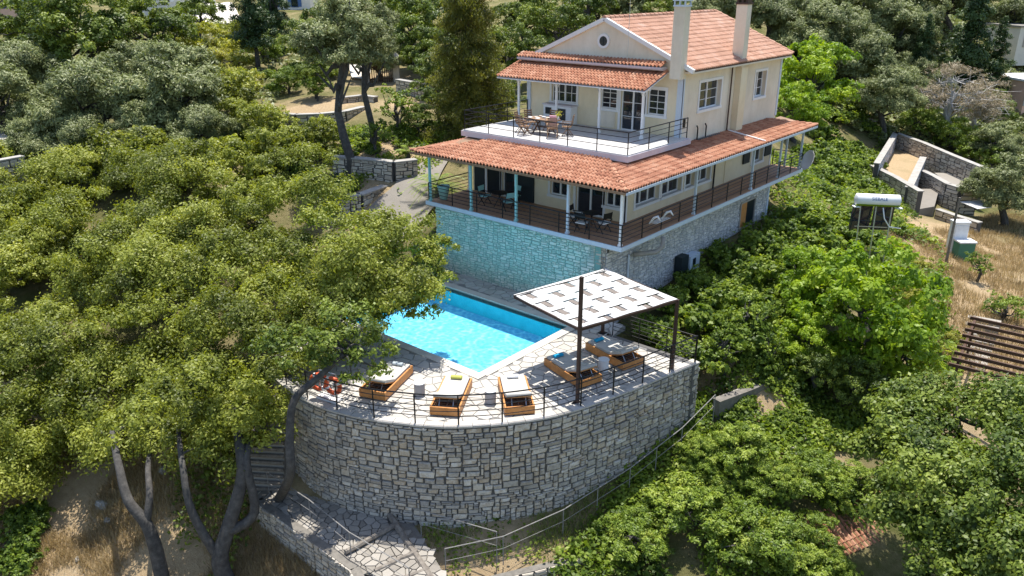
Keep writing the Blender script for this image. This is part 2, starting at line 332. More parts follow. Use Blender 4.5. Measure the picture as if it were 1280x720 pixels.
def inpoly(x,y,poly):
    x=np.asarray(x);y=np.asarray(y);c=np.zeros(x.shape,bool);n=len(poly)
    for i in range(n):
        x0,y0=poly[i];x1,y1=poly[(i+1)%n]
        if y0==y1:continue
        m=((y0>y)!=(y1>y))&(x<(x1-x0)*(y-y0)/(y1-y0)+x0);c^=m
    return c
ZD=-3.6
def ground():
    def axis(c,a,b,fine0,fine1,st):
        v=list(np.arange(fine0,fine1,st));x=fine0;s=st;left=[]
        while x>a:s*=1.09;x-=s;left.append(x)
        x=v[-1];s=st;right=[]
        while x<b:s*=1.09;x+=s;right.append(x)
        return np.array(left[::-1]+v+right)
    xs=axis(0,-420,420,-40,22,.45);ys=axis(0,-320,560,-26,62,.45)
    X,Y=np.meshgrid(xs,ys);Z=tz(X,Y)
    ins=inpoly(X,Y,[(x,y) for x,y in DECK])
    c=np.array(RIM).mean(0)
    # pull the ground down inside the deck and the house so that nothing pokes through
    inn=inpoly(X,Y,[(c[0]+(x-c[0])*.955,c[1]+(y-c[1])*.955) for x,y in DECK]);Z=np.where(inn,np.minimum(Z,-7.),Z)
    Z=np.where((X>-11.2)&(X<-1.2)&(Y>-.6)&(Y<18.2),np.minimum(Z,-5.),Z)
    ny,nx=X.shape;V=np.stack([X.ravel(),Y.ravel(),Z.ravel()],1)
    i=(np.arange(ny-1)[:,None]*nx+np.arange(nx-1)[None]).ravel();Fc=np.stack([i,i+1,i+nx+1,i+nx],1)
    me=bpy.data.meshes.new('ground');me.vertices.add(len(V));me.vertices.foreach_set('co',V.ravel())
    me.loops.add(Fc.size);me.loops.foreach_set('vertex_index',Fc.ravel());me.polygons.add(len(Fc));me.polygons.foreach_set('loop_start',np.arange(len(Fc))*4)
    me.polygons.foreach_set('use_smooth',[True]*len(Fc))
    g=np.full(X.shape,.75)
    for (x,y,r) in DRY:g-=1.1*np.exp(-((X-x)**2+(Y-y)**2)/(r*r))
    a=me.attributes.new('green','FLOAT','POINT');a.data.foreach_set('value',np.clip(g,-.3,1).ravel())
    me.materials.append(MATS['terrain']);me.update();me.validate()
    o=bpy.data.objects.new('ground',me);COL.objects.link(o);o['kind']='structure'
DRY=[(-10,-19,6),(-4,-18,4),(2,-12,3.2),(6,2,1.8),(12.5,15,4.5),(11,22,4),(-31,8,3),(-26,12,2),(-20,5,3),(-17,0,2),(13,9,3),(-16,-22,5),(9,1,1.3),(7,28,4),(-37,19,3),(7,34,5)]
ground()

# ------------------------------------------------------------------ foliage
def mesh_quads(name,V,tone,mat,nv=4):
    me=bpy.data.meshes.new(name);n=len(V);k=n//nv
    me.vertices.add(n);me.vertices.foreach_set('co',V.astype(np.float32).ravel())
    me.loops.add(n);me.loops.foreach_set('vertex_index',np.arange(n,dtype=np.int32))
    me.polygons.add(k);me.polygons.foreach_set('loop_start',np.arange(k,dtype=np.int32)*nv)
    a=me.attributes.new('tone','FLOAT','FACE');a.data.foreach_set('value',np.clip(tone,0,1).astype(np.float32))
    me.materials.append(MATS[mat]);me.update();return me
def unit(a):return a/np.maximum(np.linalg.norm(a,axis=-1,keepdims=True),1e-9)
def leaves(rng,P,N,L,W,tone,droop=.2,jit=.8):
    """rhombic leaves at P with rough normals N"""
    n=len(P);N=unit(N+rng.normal(size=(n,3))*jit*.6);T=unit(np.cross(N,rng.normal(size=(n,3))));T[:,2]-=droop;T=unit(T);B=unit(np.cross(N,T))
    l=(L*rng.uniform(.6,1.3,n))[:,None];w_=(W*rng.uniform(.6,1.3,n))[:,None]
    V=np.stack([P-T*l*.5,P+B*w_*.5,P+T*l*.5,P-B*w_*.5],1).reshape(-1,3)
    t=tone*.68+rng.uniform(0,.32,n);return V,t
def puffs(rng,lobes,dens,L,W,pf=.34,npuff=14,up=.35,fill=.35,spiky=0.,flat=1.):
    """lobes (x,y,z,rx,ry,rz) -> many small leaf clumps over each -> leaves"""
    PP=[];NN=[];TT=[]
    for lb in lobes:
        c=np.array(lb[:3]);r=np.array(lb[3:6]);k=max(4,int(npuff*rng.uniform(.8,1.2)))
        d=unit(rng.normal(size=(k,3)));d[:,2]=np.where(d[:,2]<-.25,-d[:,2]*.6,d[:,2])
        rad=rng.uniform(.55,1.02,k)[:,None]
        pc=c+d*r*rad;pr=r.mean()*pf*rng.uniform(.6,1.3,k);lt=rng.uniform(0,1)
        for q,s,dd in zip(pc,pr,d):
            m=int(dens*s*s*12.6*rng.uniform(.7,1.2))
            if m<3:continue
            e=unit(rng.normal(size=(m,3))+dd*.5);e[:,2]=np.where(e[:,2]<-.4,-e[:,2],e[:,2])
            rr=rng.uniform(0,1,m)**fill;e2=e*(1+spiky*rng.normal(size=(m,1))*.5)
            PP.append(q+e2*rr[:,None]*s*np.array([1.1,1.1,flat]));NN.append(e*.8+dd*.3+np.array([0,0,up]))
            TT.append(np.full(m,np.clip(lt*.55+rng.uniform(0,.45),0,1)))
    P=np.concatenate(PP);N=np.concatenate(NN);T=np.concatenate(TT)
    return leaves(rng,P,N,L,W,T)
def dome(rng,R_,H,n,rl=(.28,.42),squash=.8,low=-.75):
    out=[]
    for i in range(n):
        a=2.4*i+rng.uniform(-.5,.5);u=rng.uniform(low,1.);h=math.sqrt(max(0,1-min(abs(u),1)**2));s=rng.uniform(*rl)*R_
        q=rng.uniform(.55,.78)
        out.append((math.cos(a)*h*R_*q,math.sin(a)*h*R_*q,u*H*q,s,s,s*squash))
    out.append((0,0,0,R_*.5,R_*.5,H*.5));return out
def trunk_mb(rng,base,top,r,lobes=(),bend=.3,n=8,lr=.35,kmax=10):
    mb=MB();base=Vector(base);top=Vector(top);L=(top-base).length;pts=[]
    for i in range(7):
        t=i/6;pts.append(base.lerp(top,t)+Vector((math.sin(t*5+rng.uniform(0,2))*bend*L*.08,math.cos(t*4+rng.uniform(0,2))*bend*L*.08,0))*(1 if 0<i<6 else 0))
    mb.tube(pts,[r*(1.35 if i==0 else 1.05-.5*i/6) for i in range(7)],n,tone=.5)
    for lb in list(lobes)[:kmax]:
        s=pts[rng.integers(3,7)];e=Vector(lb[:3]);m_=s.lerp(e,.5)+Vector((rng.uniform(-.1,.1),rng.uniform(-.1,.1),-.12))*L*.6
        mb.tube([s,s.lerp(m_,.6)+Vector((0,0,.03*L)),m_,m_.lerp(e,.6),e],[r*lr*1.2,r*lr,r*lr*.75,r*lr*.5,r*lr*.2],5,tone=.5)
    return mb
PROTO={}
def proto(kind,seed=1):
    """crown (centred on the origin) and trunk meshes of a nominal tree with crown radius 3"""
    key=(kind,seed)
    if key in PROTO:return PROTO[key]
    rng=np.random.default_rng(seed*77+len(kind)*13);R_=3.;mat={'oak':'leaf_oak','olive':'leaf_olive','lime':'leaf_lime','juniper':'leaf_juniper','cypress':'leaf_cypress','bush':'leaf_vine','vine':'leaf_vine','yellow':'leaf_yellow','main':'leaf_main','bare':'leaf_dry','deep':'leaf_oak','fruit':'leaf_juniper'}[kind]
    h=2.3
    if kind=='oak':lb=dome(rng,R_,R_*.95,20);V,t=puffs(rng,lb,62,.17,.11,npuff=13)
    elif kind=='deep':lb=dome(rng,R_,R_*.95,18);V,t=puffs(rng,lb,52,.19,.12,npuff=12)
    elif kind=='olive':lb=dome(rng,R_,R_*.8,26,(.24,.38));V,t=puffs(rng,lb,74,.22,.07,pf=.42,npuff=15,fill=.7,spiky=.4)
    elif kind=='lime':lb=dome(rng,R_,R_*1.05,20);V,t=puffs(rng,lb,34,.25,.13,npuff=14)
    elif kind=='juniper':lb=dome(rng,R_,R_*.8,20,(.2,.34));V,t=puffs(rng,lb,40,.24,.10,pf=.36,npuff=14,spiky=.25)
    elif kind=='yellow':lb=dome(rng,R_,R_*.8,14);V,t=puffs(rng,lb,26,.36,.12,npuff=12,fill=.8,spiky=.5)
    elif kind=='main':lb=dome(rng,R_,R_*.8,16);V,t=puffs(rng,lb,32,.24,.13,npuff=14,fill=.6,spiky=.3)
    elif kind=='fruit':lb=dome(rng,R_,R_*.75,12,(.2,.34));V,t=puffs(rng,lb,16,.26,.16,npuff=12,fill=.8,spiky=.4)
    elif kind=='bush':lb=dome(rng,R_,R_*.6,10,(.3,.45),low=-.1);V,t=puffs(rng,lb,16,.42,.30,npuff=12,fill=.6,spiky=.3)
    elif kind=='vine':lb=dome(rng,R_,R_*.45,14,(.2,.4),low=0);V,t=puffs(rng,lb,13,.5,.36,npuff=11,fill=.8,spiky=.5)
    elif kind=='bare':lb=dome(rng,R_,R_*.8,26,(.2,.34));V,t=puffs(rng,lb,26,.26,.035,npuff=14,fill=.8,spiky=.6)
    elif kind=='cypress':
        lb=[];h=6.
        for i in range(26):
            u=i/25;z=-5+10.5*u;rr=1.9*(1-u)**.7+.25;a=i*2.4;lb.append((math.cos(a)*rr*.5,math.sin(a)*rr*.5,z,rr*.75,rr*.75,1.1))
        V,t=puffs(rng,lb,34,.28,.12,pf=.45,npuff=9,spiky=.3)
    cm=mesh_quads('crown',V,t,mat)
    tb=trunk_mb(rng,(0,0,-(h+R_*.75)),(0,0,0),.28 if kind not in('bush','vine') else .12,lb,bend=.9,kmax=12 if kind!='bare' else 26,lr=.35 if kind!='bare' else .16)
    if kind=='bare':
        for i in range(220):
            l=lb[i%len(lb)];s=Vector(l[:3]);s=s*.9;e=s*1.05+Vector(rng.normal(size=3))*.55;tb.tube([s,(s+e)/2+Vector(rng.normal(size=3))*.14,e],[.03,.02,.008],3,tone=.9)
    tm=tb.mesh('trunk','bark' if kind!='bare' else 'bark_pale')
    PROTO[key]=(cm,tm,h+R_*.75);return PROTO[key]
NAMES={'oak':('oak_tree','tree'),'deep':('oak_tree','tree'),'olive':('olive_tree','olive tree'),'lime':('leafy_tree','tree'),'juniper':('juniper_tree','tree'),'yellow':('yellow_shrub','shrub'),'main':('carob_tree','tree'),'fruit':('fruit_tree','tree'),'bush':('leafy_bush','bush'),'vine':('bramble_bush','bush'),'bare':('bare_tree','tree'),'cypress':('cypress_tree','cypress tree')}
TRS=random.Random(5)
HC={'bush':.6,'vine':.4,'yellow':1.2,'juniper':1.7,'lime':2.9,'oak':2.9,'deep':2.7,'olive':2.5,'fruit':3.2,'bare':3.,'main':1.8,'cypress':5.4}
def tree(kind,px,py,rpx,label,hc=None,sx=1.,sz=1.,seed=1,group=None,d=None,name=None,cat=None):
    """stands a tree on the ground where its crown centre is seen at (px,py)"""
    cm,tm,h=proto(kind,seed)
    low=kind in('bush','vine','yellow')
    if d is None:
        q,d,_=hit(px,py,0. if low else 2.);s=rpx*d/984/3
        for _ in range(3):
            off=(hc if hc is not None else HC.get(kind,3.)*s*sz)
            q,d,zg=hit(px,py,off);s=rpx*d*1.03/984/3
    else:
        q=atd(px,py,d);s=rpx*d*1.03/984/3
    zg=tz1(q.x,q.y);nm,ct=NAMES[kind]
    r=thing(name or nm,label,cat or ct,(q.x,q.y,zg),TRS.uniform(0,6.28),group)
    for n_,me in (('trunk',tm),('crown',cm)):
        o=bpy.data.objects.new(n_,me);COL.objects.link(o);o.parent=r;o.location=(0,0,q.z-zg);o.scale=(s*sx,s*sx,s*sz)
        if n_=='trunk':o.scale=(s*sx,s*sx,max((q.z-zg+.4)/h,.05))
    return r

# ------------------------------------------------------------------ stone work
random.seed(11);NR=np.random.default_rng(3)
def pack(L,H,u,v,wr=(2,6),hr=(1,3),rng=random):
    """irregular coursing: rectangles (s,t,w,h) that fill L x H"""
    nx=int(L/u);ny=int(H/v);g=[[0]*nx for _ in range(ny)];out=[]
    for j in range(ny):
        for i in range(nx):
            if g[j][i]:continue
            w_=rng.randint(*wr);h=rng.choice([1,1,2,2,2,3][:2+2*hr[1]-2] if hr[1]<3 else [1,1,2,2,2,3])
            k=0
            while k<w_ and i+k<nx and not g[j][i+k]:k+=1
            w_=k;h=min(h,ny-j)
            for jj in range(j,j+h):
                for ii in range(i,i+w_):g[jj][ii]=1
            out.append(((i+w_/2)*L/nx,(j+h/2)*H/ny,w_*L/nx,h*H/ny))
    return out
def stone_variants(n,seed):
    rr=random.Random(seed);out=[]
    for k in range(n):
        j=lambda a:rr.uniform(-a,a)
        o=[(-.5+abs(j(.12)),-.5+abs(j(.16))),(.5-abs(j(.12)),-.5+abs(j(.16))),(.5-abs(j(.12)),.5-abs(j(.16))),(-.5+abs(j(.12)),.5-abs(j(.16)))]
        vs=[(x,0,z) for x,z in o]+[(x,-.75,z) for x,z in o]+[(x*.78,-1+j(.25),z*.66) for x,z in o]
        fs=[(0,1,5,4),(1,2,6,5),(2,3,7,6),(3,0,4,7),(4,5,9,8),(5,6,10,9),(6,7,11,10),(7,4,8,11),(8,9,10,11)]
        out.append((np.array(vs),fs,(k+.5)/n))
    return out
SV=stone_variants(18,4)
def stones(items,mat,parent,name='stone',nparts=300,depth=.06,gap=.014,pref=None):
    """items: (center, right, up, w, h). The ones showing largest become parts, the rest one joined part"""
    def key(i):
        c=np.array(items[i][0]);v=CAM-c;dd=np.linalg.norm(v);r=np.array(items[i][1]);u=np.array(items[i][2]);n=np.cross(r,u)
        return -(items[i][3]*items[i][4]*max(np.dot(n,v)/dd,0)/dd**2)
    order=sorted(range(len(items)),key=key) if nparts else list(range(len(items)))
    off=ROOT[parent.name];mesh_cache={}
    for i in order[:nparts]:
        c,r,u,w_,h=items[i];k=random.randrange(len(SV))
        if k not in mesh_cache:
            vs,fs,t=SV[k];mb=MB();mb.add([tuple(q) for q in vs],fs,t);mesh_cache[k]=mb.mesh(name,mat)
        o=bpy.data.objects.new(name,mesh_cache[k]);COL.objects.link(o);o.parent=parent
        r=Vector(r);u=Vector(u);n=r.cross(u);dp=depth*random.uniform(.7,1.3)
        m=Matrix((r*(w_-gap),-n*dp,u*(h-gap))).transposed().to_4x4();m.translation=Vector(c)-off;o.matrix_local=m
    rest=order[nparts:]
    if rest:
        mb=MB()
        for i in rest:
            c,r,u,w_,h=items[i];vs,fs,t=SV[random.randrange(len(SV))];c=np.array(c);r=np.array(r);u=np.array(u);n=np.cross(r,u);dp=depth*random.uniform(.7,1.3)
            A=c+np.outer(vs[:,0]*(w_-gap),r)+np.outer(vs[:,1]*dp,-n)+np.outer(vs[:,2]*(h-gap),u)
            mb.add([tuple(q) for q in A],fs,t)
        mb.build(name,mat,parent,kind='stuff')
def flatwall(p,q,z0,z1,u=.1,v=.07,hr=(1,3)):
    """stone items on the left-hand... right side of p->q (normal = right x up)"""
    p=Vector((p[0],p[1],0));q=Vector((q[0],q[1],0));L=(q-p).length;r=(q-p)/L
    return [((p+r*s+Vector((0,0,z0+t)))[:],r[:],(0,0,1),w_,h) for s,t,w_,h in pack(L,z1-z0,u,v,hr=hr)]
def lowwall(name,label,pts,z0,z1,th=.35,mat='stone_warm',cap='concrete',cat='wall',u=.14,v=.1,both=False,mortar='mortar',nparts=0,z1b=None,capm=True):
    """a garden wall along pts (world XY), faced with stones, with a coping"""
    a=Vector((*pts[0],z0));t=thing(name,label,cat,a);core=MB();cp_=MB();it=[]
    n=len(pts);zt=[z1+((z1b if z1b is not None else z1)-z1)*i/(n-1) for i in range(n)]
    for i in range(n-1):
        p=Vector((*pts[i],0));q=Vector((*pts[i+1],0));r=(q-p).normalized();nn=Vector((r.y,-r.x,0))  # right-hand normal
        za,zb=zt[i],zt[i+1];o1=nn*(th/2-.02);vs=[]
        for P,z in((p,za),(q,zb)):
            vs+=[P-o1+Vector((0,0,z0)),P+o1+Vector((0,0,z0)),P+o1+Vector((0,0,z)),P-o1+Vector((0,0,z))]
        core.add(vs,[(0,1,2,3)[::-1],(4,5,6,7),(1,5,6,2),(0,3,7,4),(2,6,7,3)])
        o2=nn*(th/2+.06);e=r*.01
        vs=[]
        for P,z in((p-e,za),(q+e,zb)):
            vs+=[P-o2+Vector((0,0,z+.003)),P+o2+Vector((0,0,z+.003)),P+o2+Vector((0,0,z+.08)),P-o2+Vector((0,0,z+.08))]
        cp_.add(vs,[(0,1,2,3)[::-1],(4,5,6,7),(1,5,6,2),(0,3,7,4),(2,6,7,3),(0,4,5,1)])
        zm=min(za,zb)
        for A,B,s in((p+o1,q+o1,1),)+(((q-o1,p-o1,1),) if both else ()):
            for c,rr,uu,w_,h in flatwall(A,B,z0,max(za,zb),u,v):
                f=(Vector((c[0],c[1],0))-Vector((A[0],A[1],0))).length/max((B-A).length,.01)
                zz=(za+(zb-za)*f) if (A-p).length<(A-q).length else (zb+(za-zb)*f)
                if c[2]+h*.5<=zz+.01:it.append((c,rr,uu,w_,h))
    core.build('mortar_core',mortar,t)
    if capm:cp_.build('coping',cap,t)
    stones(it,mat,t,nparts=nparts,depth=.05);return t

# ------------------------------------------------------------------ pool terrace: retaining wall
def rim_frames():
    P=[Vector((*p,0)) for p in RIM];S=[0]
    for i in range(1,len(P)):S.append(S[-1]+(P[i]-P[i-1]).length)
    return P,S
RP,RS=rim_frames()
def rim_at(s):
    s=min(max(s,0),RS[-1]-1e-4);i=int(np.searchsorted(RS,s,side='right'))-1;i=min(i,len(RP)-2)
    t=(s-RS[i])/(RS[i+1]-RS[i]);return RP[i].lerp(RP[i+1],t)
def rim_fr(s):
    p=rim_at(s);r=(rim_at(s+.2)-rim_at(s-.2)).normalized();return p,r,Vector((r.y,-r.x,0))
pw=thing('retaining_wall','tall curved wall of grey rubble stone holding up the pool terrace','wall',(0,-11.2,-8))
mb=MB();N_=160
for k in range(N_+1):
    s=RS[-1]*k/N_;p,r,n=rim_fr(s);p2=p-n*.45
    mb.v+=[tuple(p-n*.03+Vector((0,0,-8.6)))+() ,tuple(p-n*.03+Vector((0,0,ZD-.01))),tuple(p2+Vector((0,0,ZD-.01)))];
for k in range(N_):
    a=k*3;mb.f+=[(a,a+3,a+4,a+1),(a+1,a+4,a+5,a+2)];mb.t+=[.5,.5]
mb.build('mortar_core','mortar_dark',pw)
it=[]
s0=RS[16]
for (zA,zB,u,v,hr) in ((-6.6,ZD-.07,.105,.098,(1,3)),(-8.45,-6.61,.095,.075,(1,3))):
    for s,t,w_,h in pack(RS[-1]-s0,zB-zA,u,v,hr=hr):
        p,r,n=rim_fr(s0+s);it.append(((p.x-n.x*.03,p.y-n.y*.03,zA+t),r[:],(0,0,1),w_,h))
stones(it,'stone',pw,nparts=300,depth=.07)
# east return wall of the terrace (towards the house)
it=flatwall((4.5,-1.05),(.3,-1.05),-8.3,ZD-.07,.105,.075)
mb=MB();mb.ext(.3,4.47,-1.5,-1.07,-8.3,ZD-.01);mb.build('return_core','mortar_dark',pw);stones(it,'stone',pw,name='return_stone',nparts=0)
# coping slabs along the rim
L=RS[-1];k=0;s=s0
mesh_i=0
while s<L-.05:
    w_=min(random.uniform(.45,.7),L-s);pa,ra,na=rim_fr(s+.008);pb,rb,nb=rim_fr(s+w_-.008);j=random.uniform(-.015,.015)
    mb=MB();vs=[]
    for P,n in((pa,na),(pb,nb)):
        for o,z in((-.34+j,ZD-.03),(.04+j*.6,ZD-.03),(.04+j*.6,ZD+.03),(-.34+j,ZD+.03)):vs.append(P+n*o+Vector((0,0,z)))
    mb.add(vs,[(3,2,1,0),(4,5,6,7),(0,1,5,4),(1,2,6,5),(2,3,7,6),(3,0,4,7)]);mb.build('coping_slab','flag',pw);s+=w_

# ------------------------------------------------------------------ pool deck of crazy paving
PX0,PX1,PY0,PY1=-10.3,-1.5,-7.4,-1.6
deck=MB()
# base slab with the pool left open: four strips of the rim polygon are enough because the joints show only between flags
def clip(poly,f):
    out=[]
    for i in range(len(poly)):
        a=poly[i];b=poly[(i+1)%len(poly)];fa=f(a);fb=f(b)
        if fa>=0:out.append(a)
        if (fa>=0)!=(fb>=0):
            t=fa/(fa-fb);out.append((a[0]+(b[0]-a[0])*t,a[1]+(b[1]-a[1])*t))
    return out
dk=[(rim_fr(s)[0]-rim_fr(s)[2]*.30)[:2] for s in np.linspace(0,L,70)]+[(4.2,-1.35),(.3,-1.2),(.3,.12)]
bot=clip(dk,lambda q:PY0-q[1]);top_=clip(dk,lambda q:q[1]-PY1);mid=clip(clip(dk,lambda q:q[1]-PY0),lambda q:PY1-q[1])
for pl in(bot,top_,clip(mid,lambda q:PX0-q[0]),clip(mid,lambda q:q[0]-PX1)):
    if len(pl)>2:deck.prism(pl,ZD-.25,ZD-.022)
pd=deck.build('pool_deck','deck_joint',kind='structure');ROOT[pd.name]=Vector((0,0,0))
def flags(name,mat,parent,region,sp,z,clampf=None,nparts=300,gap=.022,seed=1,bounds=(-12,5,-13.5,.3),th=.03):
    rr=random.Random(seed);x0,x1,y0,y1=bounds;pts=[]
    y=y0;row=0
    while y<y1:
        x=x0+(row%2)*sp/2
        while x<x1:
            pts.append((x+rr.uniform(-.42,.42)*sp,y+rr.uniform(-.42,.42)*sp));x+=sp
        y+=sp*.87;row+=1
    grid={}
    for i,p in enumerate(pts):grid.setdefault((int(p[0]//(2*sp)),int(p[1]//(2*sp))),[]).append(i)
    cells=[]
    for i,p in enumerate(pts):
        if not region(*p):continue
        poly=[(p[0]-sp,p[1]-sp),(p[0]+sp,p[1]-sp),(p[0]+sp,p[1]+sp),(p[0]-sp,p[1]+sp)]
        gx,gy=int(p[0]//(2*sp)),int(p[1]//(2*sp))
        for a in(-1,0,1):
            for b in(-1,0,1):
                for j in grid.get((gx+a,gy+b),()):
                    if j==i:continue
                    q=pts[j];dx,dy=q[0]-p[0],q[1]-p[1];dd=math.hypot(dx,dy)
                    if dd>2.1*sp or dd<1e-6:continue
                    dx/=dd;dy/=dd;lim=dd/2-gap;poly=clip(poly,lambda w:lim-((w[0]-p[0])*dx+(w[1]-p[1])*dy))
                    if len(poly)<3:break
        if len(poly)<3:continue
        if clampf:poly=[clampf(w) for w in poly]
        poly=[w for k,w in enumerate(poly) if math.dist(w,poly[k-1])>.02]
        ar=abs(sum(poly[k-1][0]*poly[k][1]-poly[k][0]*poly[k-1][1] for k in range(len(poly))))/2 if len(poly)>2 else 0
        if ar<.02:continue
        cells.append((ar/((p[0]-CAM[0])**2+(p[1]-CAM[1])**2),poly))
    cells.sort(key=lambda c:-c[0]);rest=MB()
    for k,(a,poly) in enumerate(cells):
        dz=rr.uniform(-.006,.006)
        if k<nparts:
            mb=MB();mb.prism(poly,z-th,z+dz);mb.build(name,mat,parent)
        else:rest.prism(poly,z-th,z+dz)
    if rest.v:rest.build(name,mat,parent,kind='stuff')
def deck_region(x,y):
    if not inpoly([x],[y],[(a,b) for a,b in dk])[0]:return False
    return not(PX0-.4<x<PX1+.4 and PY0-.4<y<PY1+.4)
def deck_clamp(w):
    x,y=w
    if PX0-.3<x<PX1+.3 and PY0-.3<y<PY1+.3:
        c=[(abs(x-(PX1+.3)),(PX1+.3,y)),(abs(y-(PY0-.3)),(x,PY0-.3)),(abs(y-(PY1+.3)),(x,PY1+.3)),(abs(x-(PX0-.3)),(PX0-.3,y))];return min(c)[1]
    return (min(x,4.25),min(y,.1)) if x<.3 else (x,min(y,-1.3))
flags('flagstone','flag',pd,deck_region,.50,ZD,deck_clamp,seed=3)
# pool: basin walls, floor, coping, water
pl=thing('swimming_pool','rectangular swimming pool with turquoise water and pale coping','swimming pool',(-5.9,-4.5,ZD-.95))
mb=MB();zb=ZD-.95
mb.ext(PX0,PX1,PY0,PY1,zb-.15,zb);mb.build('pool_floor','pool_floor',pl)
mb=MB();mb.ext(PX0-.2,PX0,PY0-.2,PY1+.2,zb-.1,ZD-.03);mb.ext(PX1,PX1+.2,PY0-.2,PY1+.2,zb-.1,ZD-.03);mb.ext(PX0,PX1,PY0-.2,PY0,zb-.1,ZD-.03);mb.ext(PX0,PX1,PY1,PY1+.2,zb-.1,ZD-.03)
mb.build('pool_side','pool_wall',pl)
mb=MB()
for side in range(4):
    a,b=(PX0-.3,PX1+.3) if side<2 else (PY0,PY1)
    n=max(1,int((b-a)/.95))
    for i in range(n):
        u0=a+(b-a)*i/n+.004;u1=a+(b-a)*(i+1)/n-.004
        m_=MB()
        if side==0:m_.ext(u0,u1,PY0-.38,PY0+.03,ZD-.03,ZD+.022)
        elif side==1:m_.ext(u0,u1,PY1-.03,PY1+.38,ZD-.03,ZD+.022)
        elif side==2:m_.ext(PX0-.38,PX0+.03,u0+.03,u1-.03,ZD-.03,ZD+.022)
        else:m_.ext(PX1-.03,PX1+.38,u0+(.035 if i==0 else 0),u1-(.035 if i==n-1 else 0),ZD-.03,ZD+.022)
        m_.build('coping_slab','coping',pl)
mb=MB();mb.add([(PX0+.002,PY0+.002,ZD-.11),(PX1-.002,PY0+.002,ZD-.11),(PX1-.002,PY1-.002,ZD-.11),(PX0+.002,PY1-.002,ZD-.11)],[(0,1,2,3)]);mb.build('water','water',pl)
mb=MB();mb.tube([(PX0+.2,PY1-1,ZD+.02),(PX0+.2,PY1-1,ZD+.6),(PX0+.5,PY1-1,ZD+.7),(PX0+.9,PY1-1,ZD-.4)],.025,6)
# ------------------------------------------------------------------ railings
def railing(name,label,pts,h,nr,spacing,mat='black_metal',r=.016,pr_=.02,zs=None,group=None,low=.1,flat=False):
    """pts: polyline (x,y,z) ; posts each a part, rails each a part"""
    P=[Vector(p) for p in pts];t=thing(name,label,'railing',P[0],group=group)
    S=[0]
    for i in range(1,len(P)):S.append(S[-1]+(P[i]-P[i-1]).length)
    def A(s):
        i=min(max(int(np.searchsorted(S,s,side='right'))-1,0),len(P)-2);return P[i].lerp(P[i+1],min(1,max(0,(s-S[i])/(S[i+1]-S[i]))))
    n=max(1,round(S[-1]/spacing));ss=[S[-1]*k/n for k in range(n+1)]
    if zs:ss=zs(S)
    for s in ss:
        p=A(s);MB().tube([p,p+Vector((0,0,h))],pr_,6).build('post',mat,t)
    for k in range(nr):
        z=h-(h-low)*k/(nr) if k else h
        MB().tube([p+Vector((0,0,z)) for p in P],r*(1.35 if k==0 else .8),5).build('rail',mat,t)
    return t
ps=[]
for s in np.linspace(RS[40],RS[-1]-.1,90):
    p,r,n=rim_fr(s);q=p-n*.13;ps.append((q.x,q.y,ZD+.03))
railing('terrace_railing','long curved black metal railing along the rim of the pool terrace','x' and ps,1.18,5,1.45) if False else railing('terrace_railing','long curved black metal railing along the rim of the pool terrace',ps,1.12,5,1.45,r=.02,pr_=.028)
railing('terrace_railing','straight black railing on the far edge of the pool terrace behind the shade canopy',[(4.36,-1.2,ZD+.03),(.5,-1.2,ZD+.03)],1.12,6,1.3)

# ------------------------------------------------------------------ house
HW=thing('villa','two storey cream villa with terracotta tile roofs above the swimming pool','house',(-6.5,7.5,-3.6))
def part(mb,name,mat,parent=None,**k):return mb.build(name,mat,parent or HW,**k)
# stone basement
part(MB().ext(-11.4,-.93,.18,17.2,-5.2,-.26),'basement_core','mortar_pale')
part(MB().ext(-11.38,-1.15,.13,.179,-3.7,-.27),'front_mortar','mortar_pool_light')
fl=[i for i in flatwall((-11.4,.13),(-1.45,.13),-3.7,-.27,.085,.058)]
stones(fl,'stone_pool_light',HW,name='front_stone',nparts=0,depth=.04)
stones(flatwall((-1.45,.17),(-.93,.17),-3.7,-.27,.085,.06),'stone_warm',HW,name='corner_stone',nparts=0,depth=.04)
SW=(13.6,15.4,-2.55,-1.15)
sd=[i for i in flatwall((-.93,.17),(-.93,17.2),-5.1,-.27,.09,.06) if not(SW[0]-.1<i[0][1]<SW[1]+.1 and SW[2]-.05<i[0][2]<SW[3]+.05)]
stones(sd,'stone_pale',HW,name='side_stone',nparts=0,depth=.04)
b=part(MB().ext(-.95,-.925,*SW[:2],*SW[2:]),'basement_window','dark_panel')
m_=MB();m_.ext(-.94,-.84,SW[0]-.12,SW[1]+.1,SW[2]-.1,SW[2]);m_.ext(-.94,-.86,SW[0]-.1,SW[0],SW[2]+.003,SW[3]);m_.ext(-.94,-.86,SW[1],SW[1]+.1,SW[2]+.003,SW[3]);m_.ext(-.94,-.84,SW[0]-.1,SW[1]+.1,SW[3]+.003,SW[3]+.12);m_.build('window_frame','concrete',b)
MB().ext(-.92,-.89,SW[0],SW[0]+.75,SW[2],SW[3]).build('shutter','wood_orange',b)
part(MB().ext(-1.0,-.86,17.08,17.28,-5,-.27),'corner_strip','white_blue')
part(MB().ext(-.96,-.86,.2,.34,-.55,-.3),'vent_opening','mortar_dark')
